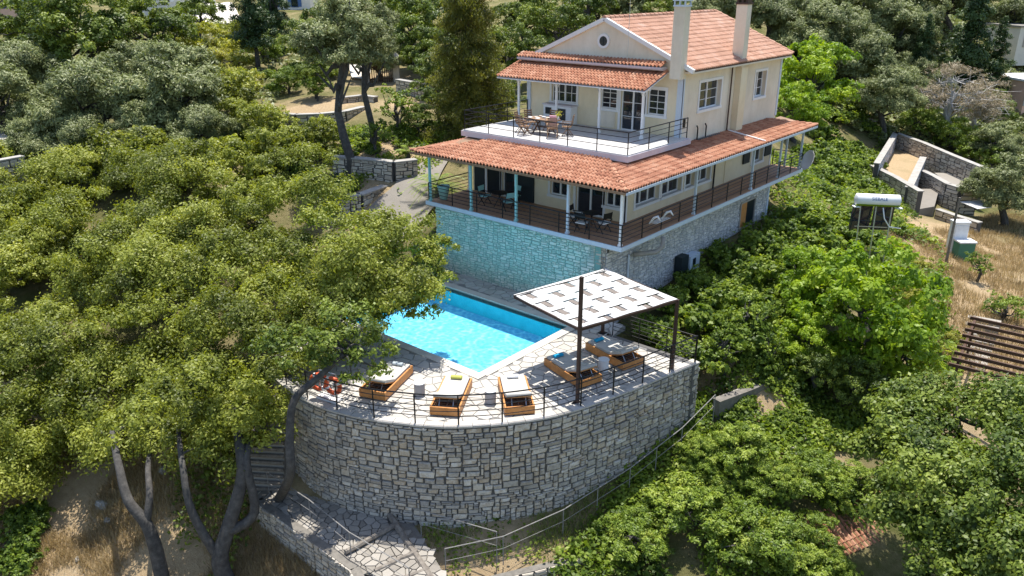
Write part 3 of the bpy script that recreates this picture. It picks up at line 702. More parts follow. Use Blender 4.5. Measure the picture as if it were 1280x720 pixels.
# balcony slab, boards
part(MB().prism([(-11.75,-.12),(.02,-.12),(.02,19.6),(-1.9,19.6),(-1.9,3.0),(-11.75,3.0)],-.25,-.05),'balcony_slab','concrete')
part(MB().ext(-11.8,.07,-.17,-.122,-.21,-.02),'balcony_edge','white_blue')
part(MB().ext(.022,.07,-.12,19.6,-.21,-.02),'balcony_edge','white_blue')
m_=MB();y=0.0
while y<2.95:m_.ext(-11.7,0,y,y+.135,-.049,-.01);y+=.142
part(m_,'deck_board','deck_board',kind='stuff')
m_=MB();x=-1.84
while x<-.02:m_.ext(x,x+.135,2.96,19.55,-.049,-.01);x+=.142
part(m_,'deck_board','deck_board',kind='stuff')
# walls with openings: built as rectangles around the holes
def wall_with_holes(name,mat,axis,c,a0,a1,z0,z1,holes,th=.28,inward=1):
    """axis 'y': wall plane y=c, runs along x; axis 'x': wall plane x=c, runs along y"""
    xs=sorted({a0,a1,*[h[0] for h in holes],*[h[1] for h in holes]});zs=sorted({z0,z1,*[h[2] for h in holes],*[h[3] for h in holes]})
    m_=MB()
    for i in range(len(xs)-1):
        zz=z0
        cells=[]
        for k in range(len(zs)-1):
            xm=(xs[i]+xs[i+1])/2;zm=(zs[k]+zs[k+1])/2
            if any(h[0]<xm<h[1] and h[2]<zm<h[3] for h in holes):cells.append(None)
            else:cells.append((zs[k],zs[k+1]))
        k=0
        while k<len(cells):
            if cells[k] is None:k+=1;continue
            e=k
            while e+1<len(cells) and cells[e+1]:e+=1
            if axis=='y':m_.ext(xs[i],xs[i+1],c,c+th*inward,cells[k][0],cells[e][1])
            else:m_.ext(c-th*inward,c,xs[i],xs[i+1],cells[k][0],cells[e][1])
            k=e+1
    return part(m_,name,mat)
def window(axis,c,a0,a1,z0,z1,leaves_=2,bars=(1,2),frame='white',trim=.13,name='window',shut=None,deep=None,glassm='glass'):
    deep=deep or (.24 if axis=='x' else .15)
    """window set in a hole: trim round it, frame, leaves, glazing bars, glass"""
    def X(m_,u0,u1,w0,w1,d0,d1):   # d: depth from the wall face, positive outward
        if axis=='y':m_.ext(u0,u1,c-d1,c-d0,w0,w1)
        else:m_.ext(c+d0,c+d1,u0,u1,w0,w1)
    t=MB();X(t,a0-trim,a1+trim,z1,z1+trim,.003,.04);
    if z0>.2 :X(t,a0-trim-.03,a1+trim+.03,z0-trim,z0,.003,.07)
    X(t,a0-trim,a0,z0,z1,.003,.04);X(t,a1,a1+trim,z0,z1,.003,.04)
    w_=part(t,name,frame);ROOT[w_.name]=ROOT[HW.name]
    g=MB();X(g,a0,a1,z0,z1,-deep-.03,-deep);g.build('pane',glassm,w_)
    f=MB();e=.055
    X(f,a0,a1,z0,z0+e,-deep,-deep+.05);X(f,a0,a1,z1-e,z1,-deep,-deep+.05);X(f,a0,a0+e,z0+e,z1-e,-deep,-deep+.05);X(f,a1-e,a1,z0+e,z1-e,-deep,-deep+.05)
    for i in range(1,leaves_):
        u=a0+(a1-a0)*i/leaves_;X(f,u-e*.8,u+e*.8,z0+e,z1-e,-deep,-deep+.055)
    f.build('window_frame',frame,w_)
    for i in range(leaves_):
        u0=a0+(a1-a0)*i/leaves_;u1=a0+(a1-a0)*(i+1)/leaves_
        b_=MB()
        for k in range(1,bars[0]+1):
            u=u0+(u1-u0)*k/(bars[0]+1);X(b_,u-.014,u+.014,z0+e,z1-e,-deep,-deep+.03)
        for k in range(1,bars[1]+1):
            q=z0+(z1-z0)*k/(bars[1]+1);X(b_,u0+.03,u1-.03,q-.014,q+.014,-deep,-deep+.028)
        if b_.v:b_.build('glazing_bar',frame,w_)
    rv=MB();
    X(rv,a0,a1,z0-.001,z0+.004,-deep,0) ;rv.build('sill',frame,w_)
    return w_
# ground floor
GFx0,GFx1,GFy0,GFy1=-11.4,-1.85,3.0,19.2
fh=[(-10.4,-9.5,0,2.15),(-9.35,-8.5,0,2.15),(-6.2,-5.1,.65,2.05),(-4.65,-3.05,0,2.15),(-2.95,-2.1,.65,2.05)]
wall_with_holes('wall','render_cream','y',3.0,GFx0,GFx1,-.05,2.97,fh)
sh=[(3.85,6.0,.55,1.9),(6.25,8.2,.55,1.9),(8.6,9.6,.55,1.9),(9.85,11.3,.55,1.9),(16.5,18.0,.5,1.8)]
wall_with_holes('wall','render_cream','x',-1.85,3.28,GFy1,-.05,2.9,sh)
part(MB().ext(GFx0,GFx0+.28,3.28,19.2,-.3,2.97),'wall','render_cream');part(MB().ext(-11.12,-2.13,18.92,19.2,-.3,2.9),'wall','render_cream')
part(MB().ext(-11.1,-2.15,3.3,18.9,-.04,0),'floor','wood_mid')
part(MB().ext(-11.1,-2.15,5.6,5.75,0.01,2.95),'partition','render_beige')
for a in fh[:2]:
    w_=window('y',3.0,*a,leaves_=1,bars=(0,0),name='door')
part(MB().ext(-11.25,-10.55,2.93,2.985,.02,2.15),'shutter','dark_shutter');part(MB().ext(-8.35,-7.2,2.9,2.985,.02,2.2),'shutter','dark_shutter')
part(MB().ext(-10.4,-9.5,3.02,3.06,.0,2.15),'door_opening','dark_panel')
window('y',3.0,*fh[2],leaves_=2,bars=(0,0));window('y',3.0,*fh[3],leaves_=2,bars=(0,0),name='sliding_door');window('y',3.0,*fh[4],leaves_=2,bars=(0,0))
window('x',-1.85,*sh[0],leaves_=3,bars=(0,0));window('x',-1.85,*sh[1],leaves_=2,bars=(0,0));window('x',-1.85,*sh[2],leaves_=1,bars=(0,0));window('x',-1.85,*sh[3],leaves_=2,bars=(0,0));window('x',-1.85,*sh[4],leaves_=2,bars=(0,1))
part(MB().ext(-1.81,-1.74,15.2,16.0,.7,2.0),'shutter','dark_shutter');part(MB().ext(-1.81,-1.74,18.1,18.95,.7,2.0),'shutter','dark_shutter')
for a in((-1.98,-1.80,2.95,2.998),):part(MB().ext(a[0],a[1],a[2],a[3],0,2.6),'corner_strip','white')
part(MB().ext(-1.849,-1.80,2.95,3.13,0,2.6),'corner_strip','white');part(MB().ext(-1.849,-1.81,19.05,19.2,0,2.6),'corner_strip','white')
part(MB().ext(-1.849,-1.80,13.0,13.5,0,2.55),'chimney_breast','render_cream')
part(MB().tube([(-1.72,11.55,-.02),(-1.72,11.55,2.7)],.05,8),'drain_pipe','black_metal')
# verandah posts
def post(x,y,z0,z1,mat,s=.1,cap=True,name='verandah_post'):
    m_=MB();m_.ext(x-s/2,x+s/2,y-s/2,y+s/2,z0,z1-.12);o=part(m_,name,mat)
    if cap:
        c_=MB();c_.ext(x-s*1.6,x+s*1.6,y-s*.5,y+s*.5,z1-.12,z1);c_.add([(x-s*1.6,y-s*.4,z1-.12),(x-s*.5,y-s*.4,z1-.35),(x-s*.5,y+s*.4,z1-.35),(x-s*1.6,y+s*.4,z1-.12)],[(0,1,2,3)]);c_.add([(x+s*1.6,y-s*.4,z1-.12),(x+s*.5,y-s*.4,z1-.35),(x+s*.5,y+s*.4,z1-.35),(x+s*1.6,y+s*.4,z1-.12)],[(0,1,2,3)]);ROOT[o.name]=ROOT[HW.name]
        c_.build('bracket',mat,o)
    m_=MB();m_.ext(x-s*.8,x+s*.8,y-s*.8,y+s*.8,z0,z0+.12);m_.build('post_foot',mat,o) if cap else None
for x,m_ in((-11.6,'seat_teal_and_pool_light'),(-8.75,'seat_teal_and_pool_light'),(-5.88,'seat_teal_and_pool_light'),(-2.9,'white_blue'),(-.12,'white')):post(x,0,-.05,2.5,m_)  # teal of the three left posts is reflected pool light painted in
post(-11.6,2.9,-.05,2.9,'white')
for y in(6.4,12.7,16.3,19.4):post(-.1,y,-.05,2.47,'white_blue')
for x in(-1.0,):post(x,19.4,-.05,2.5,'white_blue',cap=False)
# lintel beams under the eaves
part(MB().ext(-12,.06,-.06,.06,2.39,2.5),'eave_beam','white_blue');part(MB().ext(-.16,-.04,.08,19.8,2.39,2.49),'eave_beam','white_blue')
# ---------------- tiled roofs
def tiles(o,e,u,nrow,pitch,mat,name='roof_tiles',clipf=None,lift=.03,amp=.075):
    """field of barrel tiles: o = eave start, e = vector along the eave, u = vector up the slope"""
    o=Vector(o);e=Vector(e);u=Vector(u);L=e.length;ed=e/L;U=u.length;ud=u/U;n=ed.cross(ud)
    if n.z<0:n=-n
    nc=max(1,round(L/pitch));pw_=L/nc;rh=U/nrow;m_=MB();K=6
    for r in range(nrow):
        for c in range(nc):
            mid=o+ed*(c+.5)*pw_+ud*(r+.5)*rh
            if clipf and not clipf(mid):continue
            t=random.random();vs=[]
            jt=random.uniform(-.006,.006)
            for s in(0,1):
                for k in range(K+1):
                    x=k/K;h=amp*math.sin(math.pi*min(1,x/.68)) if x<.68 else -amp*.45*math.sin(math.pi*(x-.68)/.32)
                    vs.append(o+ed*(c+x)*pw_+ud*((r+s*1.08)*rh)+n*(h*(1-.12*s)+lift*(1-s)+.012+jt))
            fs=[(k,k+1,K+2+k,K+1+k) for k in range(K)]
            # front lip
            b_=len(vs);vs+=[vs[k]-n*(.03) for k in range(K+1)];fs+=[(k,b_+k,b_+k+1,k+1) for k in range(K)]
            m_.add(vs,fs,t)
    return part(m_,name,mat,kind='stuff')
def ridge(p,q,mat,r=.11,step=.38,name='ridge_tile'):
    p=Vector(p);q=Vector(q);L=(q-p).length;d_=(q-p)/L;n=int(L/step);m_=MB()
    for i in range(n):
        a=p+d_*(i*L/n);b_=p+d_*((i+1.1)*L/n);side=d_.cross(Vector((0,0,1))).normalized();up_=side.cross(d_)
        vs=[];K=6
        for P,s in((a,1.0),(b_,.82)):
            for k in range(K+1):
                an=math.pi*k/K;vs.append(P+side*math.cos(an)*r*s+up_*(math.sin(an)*r*s+(.02 if s==1. else 0)))
        fs=[(k,k+1,K+2+k,K+1+k) for k in range(K)]+[tuple(range(K+1))]
        m_.add(vs,fs,random.random())
    part(m_,name,mat,kind='stuff')
EZ=2.52;SL=.165
# skirt roof: front plane, right plane, left plane
def zf(y):return EZ+SL*(y+.58)
def zr(x):return EZ+SL*(.42-x)
def zl(x):return EZ+SL*(x+12.35)
u1=3.05;u2=2.35
tiles((-12.35,-.58,EZ),(12.77,0,0),(0,u1,u1*SL),9,.205,'tile',clipf=lambda q:q.y+.58<=(.42-q.x)+.1 and q.y+.58<=(q.x+12.35)+.1)
tiles((.42,-.58,EZ),(0,20.6,0),(-u2,0,u2*SL),7,.205,'tile',clipf=lambda q:(.42-q.x)<=q.y+.58+.1 and (.42-q.x)<=(20.02-q.y)+.1)
tiles((-12.35,9,EZ),(0,-9.58,0),(1.4,0,1.4*SL),4,.205,'tile',clipf=lambda q:(q.x+12.35)<=q.y+.58+.1)
tiles((.42,20.02,EZ),(-12.6,0,0),(0,-1.2,1.2*SL),4,.205,'tile',clipf=lambda q:(20.02-q.y)<=(.42-q.x)+.1)
m_=MB()
m_.add([(-12.33,-.56,EZ-.06),(.4,-.56,EZ-.06),(-1.9,1.76+.0,zr(-1.9)-.06),(-1.9,2.6,zf(2.5)-.06),(-11.2,2.6,zf(2.5)-.06),(-11.2,.59,zl(-11.2)-.06)],[(0,1,2,3,4,5)])
m_.add([(.4,-.56,EZ-.06),(.4,20,EZ-.06),(-1.84,20,zr(-1.84)-.06),(-1.84,1.7,zr(-1.84)-.06)],[(0,1,2,3)])
part(m_,'roof_deck','wood_mid')
m_=MB();m_.ext(-12.36,.43,-.62,-.585,EZ-.13,EZ-.02);part(m_,'fascia','wood_mid');m_=MB();m_.ext(.425,.46,-.62,20.05,EZ-.13,EZ-.02);part(m_,'fascia','white_blue')
ridge((.42,-.58,EZ+.03),(-1.45,1.29,zr(-1.45)+.03),'tile');ridge((-12.35,-.58,EZ+.03),(-11.5,.27,zf(.27)+.03),'tile');ridge((.42,20.02,EZ+.03),(-1.8,17.8,zr(-1.8)+.03),'tile')
# terrace slab
TZ=3.3
tp=[(-11.5,2.35),(-1.45,2.35),(-1.45,7.9),(-1.85,7.9),(-1.85,7.6),(-11.5,7.6)]
part(MB().prism([(-11.55,2.3),(-1.4,2.3),(-1.4,8.0),(-1.86,8.0),(-1.86,7.58),(-11.55,7.58)],2.99,TZ-.05),'terrace_slab','lilac_white')
m_=MB()
for i in range(16):
    for j in range(9):
        x0=-11.5+i*10.02/16;y0=2.35+j*5.22/9;m_.ext(x0+.003,x0+10.02/16-.003,y0+.003,y0+5.22/9-.003,TZ-.05,TZ+random.uniform(-.002,.002))
part(m_,'terrace_tile','terrace_floor',kind='stuff')
# upper floor walls
UY=7.6
uh=[(-9.75,-8.1,4.35,5.35),(-6.55,-5.55,4.3,5.35),(-5.3,-3.95,TZ,5.4),(-3.75,-2.75,4.25,5.5)]
wall_with_holes('wall','render_cream','y',UY,-11.4,-1.85,2.97,6.62,uh)
us=[(9.35,11.65,4.4,5.75),(15.8,17.2,4.35,5.75)]
wall_with_holes('wall','render_beige','x',-1.85,7.88,19.2,2.9,6.62,us)
part(MB().ext(-11.4,-11.12,7.88,19.2,2.9,6.62),'wall','render_cream');part(MB().ext(-11.12,-2.13,18.92,19.2,2.9,6.62),'wall','render_cream')
part(MB().ext(-11.1,-2.15,10.2,10.3,3.1,6.5),'partition','render_beige')
window('y',UY,*uh[0],leaves_=2,bars=(1,1));window('y',UY,*uh[1],leaves_=1,bars=(1,3));window('y',UY,*uh[2],leaves_=2,bars=(0,2),name='glass_door');window('y',UY,*uh[3],leaves_=1,bars=(1,3))
window('x',-1.85,*us[0],leaves_=2,bars=(0,2));window('x',-1.85,*us[1],leaves_=2,bars=(0,2))
part(MB().ext(-1.849,-1.8,7.52,7.74,3.3,6.5),'corner_strip','white_blue');part(MB().ext(-2.1,-1.8,7.53,7.598,3.3,6.5),'corner_strip','white_blue')
part(MB().ext(-11.45,-11.2,7.53,7.598,3.3,6.5),'corner_strip','white_blue');part(MB().ext(-1.849,-1.81,19.05,19.24,3.0,6.5),'corner_strip','white_blue')
part(MB().ext(-6.7,-5.6,UY-.03,UY-.003,3.35,4.15),'panel','render_beige')
# outdoor kitchen counter below the hatch
k=part(MB().ext(-9.85,-8.0,7.0,7.59,TZ,4.22),'kitchen_counter','white');ROOT[k.name]=ROOT[HW.name]
MB().ext(-9.9,-7.95,6.95,7.59,4.223,4.29).build('worktop','lilac_white',k);MB().ext(-9.7,-9.3,6.97,6.998,3.75,4.1).build('grill_opening','dark_panel',k)
MB().ext(-9.0,-8.35,6.96,6.998,3.5,4.1).build('grill_opening','dark_panel',k)
# gable
GX,GZ=-6.45,8.68
m_=MB();m_.add([(-11.4,UY,6.62),(-1.85,UY,6.62),(GX,UY,GZ-.12),(-11.4,UY+.25,6.62),(-1.85,UY+.25,6.62),(GX,UY+.25,GZ-.12)],[(0,1,2),(5,4,3),(0,3,4,1),(1,4,5,2),(2,5,3,0)]);part(m_,'gable_wall','render_beige')
m_=MB();m_.add([(-11.4,19.2,6.62),(-1.85,19.2,6.62),(GX,19.2,GZ-.12),(-11.4,18.95,6.62),(-1.85,18.95,6.62),(GX,18.95,GZ-.12)],[(2,1,0),(3,4,5),(0,1,4,3),(1,2,5,4),(2,0,3,5)]);part(m_,'gable_wall','render_beige')
for sx in(-1,1):
    ex=GX+sx*5.15;ez=GZ-.43*5.15
    part(MB().bar((GX,UY-.06,GZ+.0),(ex,UY-.06,ez),.16,.2),'gable_trim','white')
w_=MB();w_.lathe((0,0,0),[(.36,0),(.36,.05),(.24,.05),(.24,.02)],20)
rw=Matrix.Rotation(R(90),3,'X');w_.v=[tuple(rw@Vector(q)+Vector((-6.5,UY-.003,7.62))) for q in w_.v];rwn=part(w_,'round_window','white');ROOT[rwn.name]=ROOT[HW.name]
g=MB();g.lathe((0,0,0),[(.24,0),(.24,.03)],20);g.v=[tuple(rw@Vector(q)+Vector((-6.5,UY-.012,7.62))) for q in g.v];g.build('pane','glass',rwn)
g=MB();g.ext(-6.515,-6.485,UY-.06,UY-.045,7.4,7.84);g.ext(-6.72,-6.28,UY-.062,UY-.043,7.605,7.635);g.build('glazing_bar','dark_shutter',rwn)
# main roof
e0=-1.35;zE=GZ-.43*(e0-GX)
tiles((e0,UY-.12,zE),(0,12.0,0),(GX-e0,0,GZ-zE),14,.215,'tile_pale')
tiles((2*GX-e0,UY-.12,zE),(0,12.0,0),(e0-GX,0,GZ-zE),14,.215,'tile_pale')
ridge((GX,UY-.15,GZ+.04),(GX,19.5,GZ+.04),'tile_pale',.13,.42)
ridge((e0,19.5,zE+.05),(GX,19.5,GZ+.05),'tile_pale',.1,.42,name='verge_tile')
m_=MB();m_.add([(e0-.02,UY-.1,zE-.05),(e0-.02,19.45,zE-.05),(GX,19.45,GZ-.06),(GX,UY-.1,GZ-.06)],[(0,1,2,3)]);m_.add([(2*GX-e0+.02,UY-.1,zE-.05),(2*GX-e0+.02,19.45,zE-.05),(GX,19.45,GZ-.055),(GX,UY-.1,GZ-.055)],[(3,2,1,0)]);part(m_,'roof_deck','wood_mid')
m_=MB();m_.ext(-1.83,e0,UY+.0,19.4,zE-.14,zE-.06);part(m_,'soffit','render_beige')
part(MB().ext(-1.86,-1.8,UY+.1,19.2,6.42,6.5),'string_course','render_cream')
# eave return across the gable + gutter + awning roof
tiles((-11.75,UY-.62,6.62),(9.0,0,0),(0,.55,.2),2,.205,'tile')
part(MB().ext(-11.7,-2.75,UY-.66,UY-.5,6.5,6.6),'gutter','lilac_white')
m_=MB();m_.ext(-11.7,-2.75,UY-.5,UY-.004,6.44,6.61);part(m_,'soffit','lilac_white')
tiles((-11.85,5.38,5.70),(9.25,0,0),(0,2.15,.72),8,.205,'tile')
m_=MB();m_.add([(-11.8,5.4,5.64),(-2.62,5.4,5.64),(-2.62,7.55,6.36),(-11.8,7.55,6.36),(-11.8,5.4,5.60),(-2.62,5.4,5.60),(-2.62,7.55,6.32),(-11.8,7.55,6.32)],[(0,1,2,3),(7,6,5,4),(0,4,5,1),(1,5,6,2),(2,6,7,3),(3,7,4,0)]);part(m_,'awning_deck','white')
part(MB().ext(-11.7,-2.7,6.0,6.1,5.62,5.73),'awning_beam','white')
for x in(-10.8,-8.25,-5.55,-3.05):post(x,6.05,TZ,5.64,'white',.1,name='awning_post')
# chimneys
c1=part(MB().ext(-2.36,-1.78,7.14,7.66,6.1,9.35),'chimney','render_beige');ROOT[c1.name]=ROOT[HW.name]
m_=MB();m_.ext(-2.4,-1.74,7.10,7.70,9.352,9.42)
for dx in(-2.34,-2.07,-1.8):
    for dy in(7.14,7.64):m_.ext(dx-.03,dx+.03,dy-.03,dy+.03,9.42,9.60)
m_.ext(-2.42,-1.72,7.08,7.72,9.60,9.67);m_.ext(-2.28,-1.88,7.2,7.58,9.67,9.85);m_.build('chimney_pot','white_blue',c1)
c2=part(MB().ext(-2.15,-1.55,13.2,13.72,6.2,9.33),'chimney','render_beige');ROOT[c2.name]=ROOT[HW.name]
m_=MB();m_.ext(-2.2,-1.5,13.15,13.77,9.332,9.42);m_.build('chimney_cap','brown_metal',c2)
m_=MB()
for dx in(-2.15,-1.9,-1.65):m_.ext(dx,dx+.1,13.2,13.7,9.42,9.6)
m_.ext(-2.2,-1.5,13.15,13.77,9.6,9.67);m_.build('chimney_pot','brown_metal',c2)
part(MB().ext(-1.848,-1.5,13.2,13.95,2.75,6.2),'chimney_breast','render_cream')
part(MB().tube([(-1.75,12.6,6.4),(-1.75,12.6,3.0)],.04,6),'drain_pipe','brown_metal')
part(MB().bar((-1.7,12.75,zr(-1.7)+.12),(.35,12.9,EZ+.12),.09,.05),'roof_drain','white')
for y in(9.2,10.1):part(MB().tube([(-1.7,y,2.9),(-1.7,y,3.55),(-1.7,y-.12,3.7)],.035,6),'vent_pipe','black_metal')
part(MB().tube([(-1.7,9.2,2.98),(-1.7,11.7,2.95)],.05,6),'vent_pipe','black_metal')
part(MB().tube([(-4.6,6.9,6.7),(-4.6,6.9,10.2)],.012,4),'antenna_mast','steel')
part(MB().ext(-1.849,-1.78,7.9,8.02,3.75,4.15),'wall_lamp','black_metal')
# railings of the house
railing('balcony_railing','black railing with thin bars round the upper terrace of the villa',[(-11.4,7.5,TZ),(-11.42,2.45,TZ),(-1.52,2.45,TZ),(-1.52,7.75,TZ)],.98,4,1.45,r=.02,pr_=.026,zs=lambda S:[0,1.7,3.4,S[1]]+[S[1]+(S[2]-S[1])*k/6 for k in range(1,7)]+[S[2]+(S[3]-S[2])*k/3 for k in range(1,4)],low=.06)
railing('balcony_railing','long black railing round the ground floor balcony of the villa',[(-11.65,2.9,0),(-11.65,-.06,0),(-.02,-.06,0),(-.02,19.5,0),(-1.8,19.5,0)],.92,5,1.5,r=.021,pr_=.028,zs=lambda S:[0,S[1]]+[S[1]+(S[2]-S[1])*k/7 for k in range(1,8)]+[S[2]+(S[3]-S[2])*k/12 for k in range(1,13)]+[S[4]],low=.03)
# pipes and meter cabinet on the basement wall
t=thing('drain_pipe','bent grey drain pipe under the balcony edge on the stone side wall','pipe',(-.88,3.5,-3.8))
MB().tube([(.2,3.1,-.3),(.2,3.05,-.75),(0,2.9,-1.0),(-.75,2.2,-1.1)],.11,8).build('elbow','concrete',t,smooth=True)
MB().tube([(-.82,1.9,-1.05),(-.82,1.9,-3.9)],.05,6).build('downpipe','white_blue',t)
t=thing('meter_cabinet','small grey blue electric meter cabinet against the villa stone wall','cabinet',(-.6,7,-3.9))
MB().ext(-.85,-.45,6.3,7.0,-3.95,-2.3).build('side_panel','dark_shutter',t);MB().ext(-.85,-.4,7.1,8.1,-3.95,-2.45).build('cabinet_body','white_blue',t);MB().ext(-.398,-.38,7.35,7.65,-2.95,-2.6).build('dial_window','dark_panel',t)
# satellite dish
t=thing('satellite_dish','white satellite dish fixed at the far end of the balcony','satellite dish',(.35,18.9,.0))
m_=MB();m_.lathe((0,0,0),[(.02,0),(.25,.03),(.45,.11),(.58,.2),(.6,.2),(.46,.1),(.25,.015),(.02,-.02)],22)
rm=Matrix.Rotation(R(-40),3,'Z')@Matrix.Rotation(R(70),3,'X');m_.v=[tuple(rm@Vector(q)+Vector((.55,19.3,.55))) for q in m_.v];m_.build('reflector','white',t,smooth=True)
MB().tube([(.0,19.4,0),(.35,19.4,.2),(.5,19.4,.5)],.03,6).build('bracket','steel',t)

# ------------------------------------------------------------------ sun loungers (head end towards local -y)
def make_lounger(label,loc,rz):
    t=thing('sun_lounger',label,'sun lounger',loc,rz,'wooden sun loungers round the pool');W,L_,H=1.0,2.3,.34
    k=dict(local=True)
    for s in(-1,1):
        o=MB();o.ext(s*W/2-.03,s*W/2+.03,-L_/2,L_/2,.03,H);o.build('side_board','wood_orange',t,bevel=.006,**k)
    for y in(-L_/2+.03,L_/2-.03):MB().ext(-W/2+.032,W/2-.032,y-.03,y+.03,.03,H).build('end_board','wood_orange',t,bevel=.006,**k)
    for x in(-.42,.42):
        for y in(-1.0,1.0):MB().ext(x-.04,x+.04,y-.04,y+.04,0,.1).build('foot','wood_orange',t,**k)
    MB().ext(-W/2+.032,W/2-.032,-L_/2+.062,L_/2-.062,.06,.09).build('base_board','wood_dark',t,**k)
    for i in range(6):MB().ext(-W/2+.034,W/2-.034,-L_/2+.12+i*.13,-L_/2+.155+i*.13,.19,.22).build('slat','steel' if i%3==1 else 'wood_mid',t,**k)
    MB().ext(-.02,.02,-L_/2+.1,-.35,.221,.25).build('support_bar','steel',t,**k)
    m=MB();rr=.06
    def cush(y0,z0,y1,z1,th):
        d=Vector((0,y1-y0,z1-z0));Lc=d.length;d/=Lc;n=Vector((0,-d.z,d.y));w2=W/2-.05;vs=[];fs=[]
        prof=[(0,.03),(.02,0),(Lc-.02,0),(Lc,.03),(Lc,th-.03),(Lc-.03,th),(.03,th),(0,th-.03)]
        for x,q in((-w2,.015),(-w2+.02,0),(w2-.02,0),(w2,.015)):
            for a,b in prof:
                a2=min(max(a,q),Lc-q);b2=min(max(b,q),th-q);p=Vector((x,y0,z0))+d*a2+n*b2;vs.append(p)
        for i in range(3):
            for j in range(8):fs.append((i*8+j,i*8+(j+1)%8,(i+1)*8+(j+1)%8,(i+1)*8+j))
        fs+=[tuple(range(8)),tuple(range(24,32))[::-1]];return vs,fs
    vs,fs=cush(-.22,H-.03,L_/2-.05,H-.03,.11);m.add(vs,fs);m.build('mattress','cushion',t,smooth=False,**k)
    m=MB();vs,fs=cush(-.24,H+.0,-.92,H+.33,.11);vs=[Vector(q) for q in vs]
    fs=[f[::-1] for f in fs]
    # the raised back leans away from the sitter
    vs,fs=[],[];d=Vector((0,-.70,.30));L2=d.length;d/=L2;n=Vector((0,.30,.70)).normalized();w2=W/2-.05
    base=Vector((0,-.24,H-.02))
    for x in(-w2,w2):
        for a,b in((0,0),(L2,0),(L2+.02,.03),(L2+.02,.09),(L2,.12),(0,.12)):vs.append(base+d*a+n*b+Vector((x,0,0)))
    fs=[(j,(j+1)%6,6+(j+1)%6,6+j) for j in range(6)]+[tuple(range(6))[::-1],tuple(range(6,12))];m.add(vs,fs);m.build('back_cushion','cushion',t,bevel=.02,**k)
    b=MB();vs=[]
    for x in(-w2+.01,w2-.01):
        for a,q in((0,-.035),(L2,-.035),(L2,-.003),(0,-.003)):vs.append(base+d*a+n*q+Vector((x,0,0)))
    b.add(vs,[(0,1,2,3),(7,6,5,4),(0,4,5,1),(1,5,6,2),(2,6,7,3),(3,7,4,0)]);b.build('back_frame','wood_orange',t,**k)
    for x in(-.25,.25):MB().bar((x,-.75,H+.15),(x,-.98,.2),.025).build('prop','steel',t,**k)
    return t
LG=[((-3.5,-10.3),R(21.5),'wooden sun lounger half hidden below the overhanging tree branches'),
    ((-.85,-9.55),R(32),'wooden sun lounger with a yellow green towel next to the railing'),
    ((.85,-8.0),R(47.5),'wooden sun lounger with white towel left of the tall canopy mast'),
    ((1.25,-5.1),R(73),'wooden sun lounger with a blue towel shaded behind the tall canopy mast'),
    ((1.65,-2.85),R(75),'wooden sun lounger with blue and white towel, farthest under the canopy')]
def fr(c,rz,x,y):
    return (c[0]+x*math.cos(rz)-y*math.sin(rz),c[1]+x*math.sin(rz)+y*math.cos(rz))
g0=None
for (c,rz,lb) in LG:
    if g0 is None:g0=make_lounger(lb,(c[0],c[1],ZD+.005),rz)
    else:
        o=copy_tree(g0);o.location=(c[0],c[1],ZD+.005);o.rotation_euler=(0,0,rz);o['label']=lb
def towel(c,rz,x,y,mat,label,w_=.42,r=.065):
    p=fr(c,rz,x,y);m=MB();dx=Vector((math.cos(rz),math.sin(rz),0));z=ZD+.34+.085+r
    P=Vector((p[0],p[1],z));dy=Vector((-dx.y,dx.x,0));vs=[];fs=[];n=12
    for i,a in enumerate((-w_/2,-w_/2+.015,w_/2-.015,w_/2)):
        q=.8 if i in(0,3) else 1
        for k in range(n):
            an=2*math.pi*k/n;vs.append(P+dx*a+dy*math.cos(an)*r*1.5*q+Vector((0,0,math.sin(an)*r*q)))
    for i in range(3):
        for k in range(n):fs.append((i*n+k,i*n+(k+1)%n,(i+1)*n+(k+1)%n,(i+1)*n+k))
    fs+=[tuple(range(n))[::-1],tuple(range(3*n,4*n))];m.add(vs,fs);single(m,'rolled_towel',mat,label,'towel','towels lying on the loungers')
towel(*LG[0][:2],.05,.85,'grey_towel','grey blue towel rolled on the lounger under the tree branches')
towel(*LG[1][:2],.0,.85,'green_towel','yellow green towel rolled on a white lounger mattress')
towel(*LG[2][:2],-.0,.85,'white_towel','white towel rolled on the lounger left of the canopy mast')
towel(*LG[3][:2],-.1,.8,'blue_towel','bright blue towel rolled on the shaded lounger behind the mast')
towel(*LG[4][:2],-.1,.82,'blue_towel','blue towel on the farthest lounger under the canopy',.4)
# drum side tables
def drum(x,y,mat,label):
    t=thing('drum_table',label,'side table',(x,y,ZD+.01),0,'round drum side tables between the loungers')
    m=MB();m.lathe((0,0,0),[(.19,0),(.2,.02),(.2,.44),(.185,.46)],24);m.build('drum',mat,t,local=True,smooth=False)
    m=MB();m.lathe((0,0,.462),[(.215,0),(.225,.01),(.225,.025),(.215,.035)],24);m.build('table_top','drum_white',t,local=True)
drum(-2.05,-10.0,'drum_grey','grey drum side table between the tree shaded lounger and the green towel lounger')
drum(.3,-8.75,'drum_grey','grey drum side table in the sun between the two front loungers')
drum(2.0,-4.1,'drum_white','white drum side table between the two loungers under the canopy')
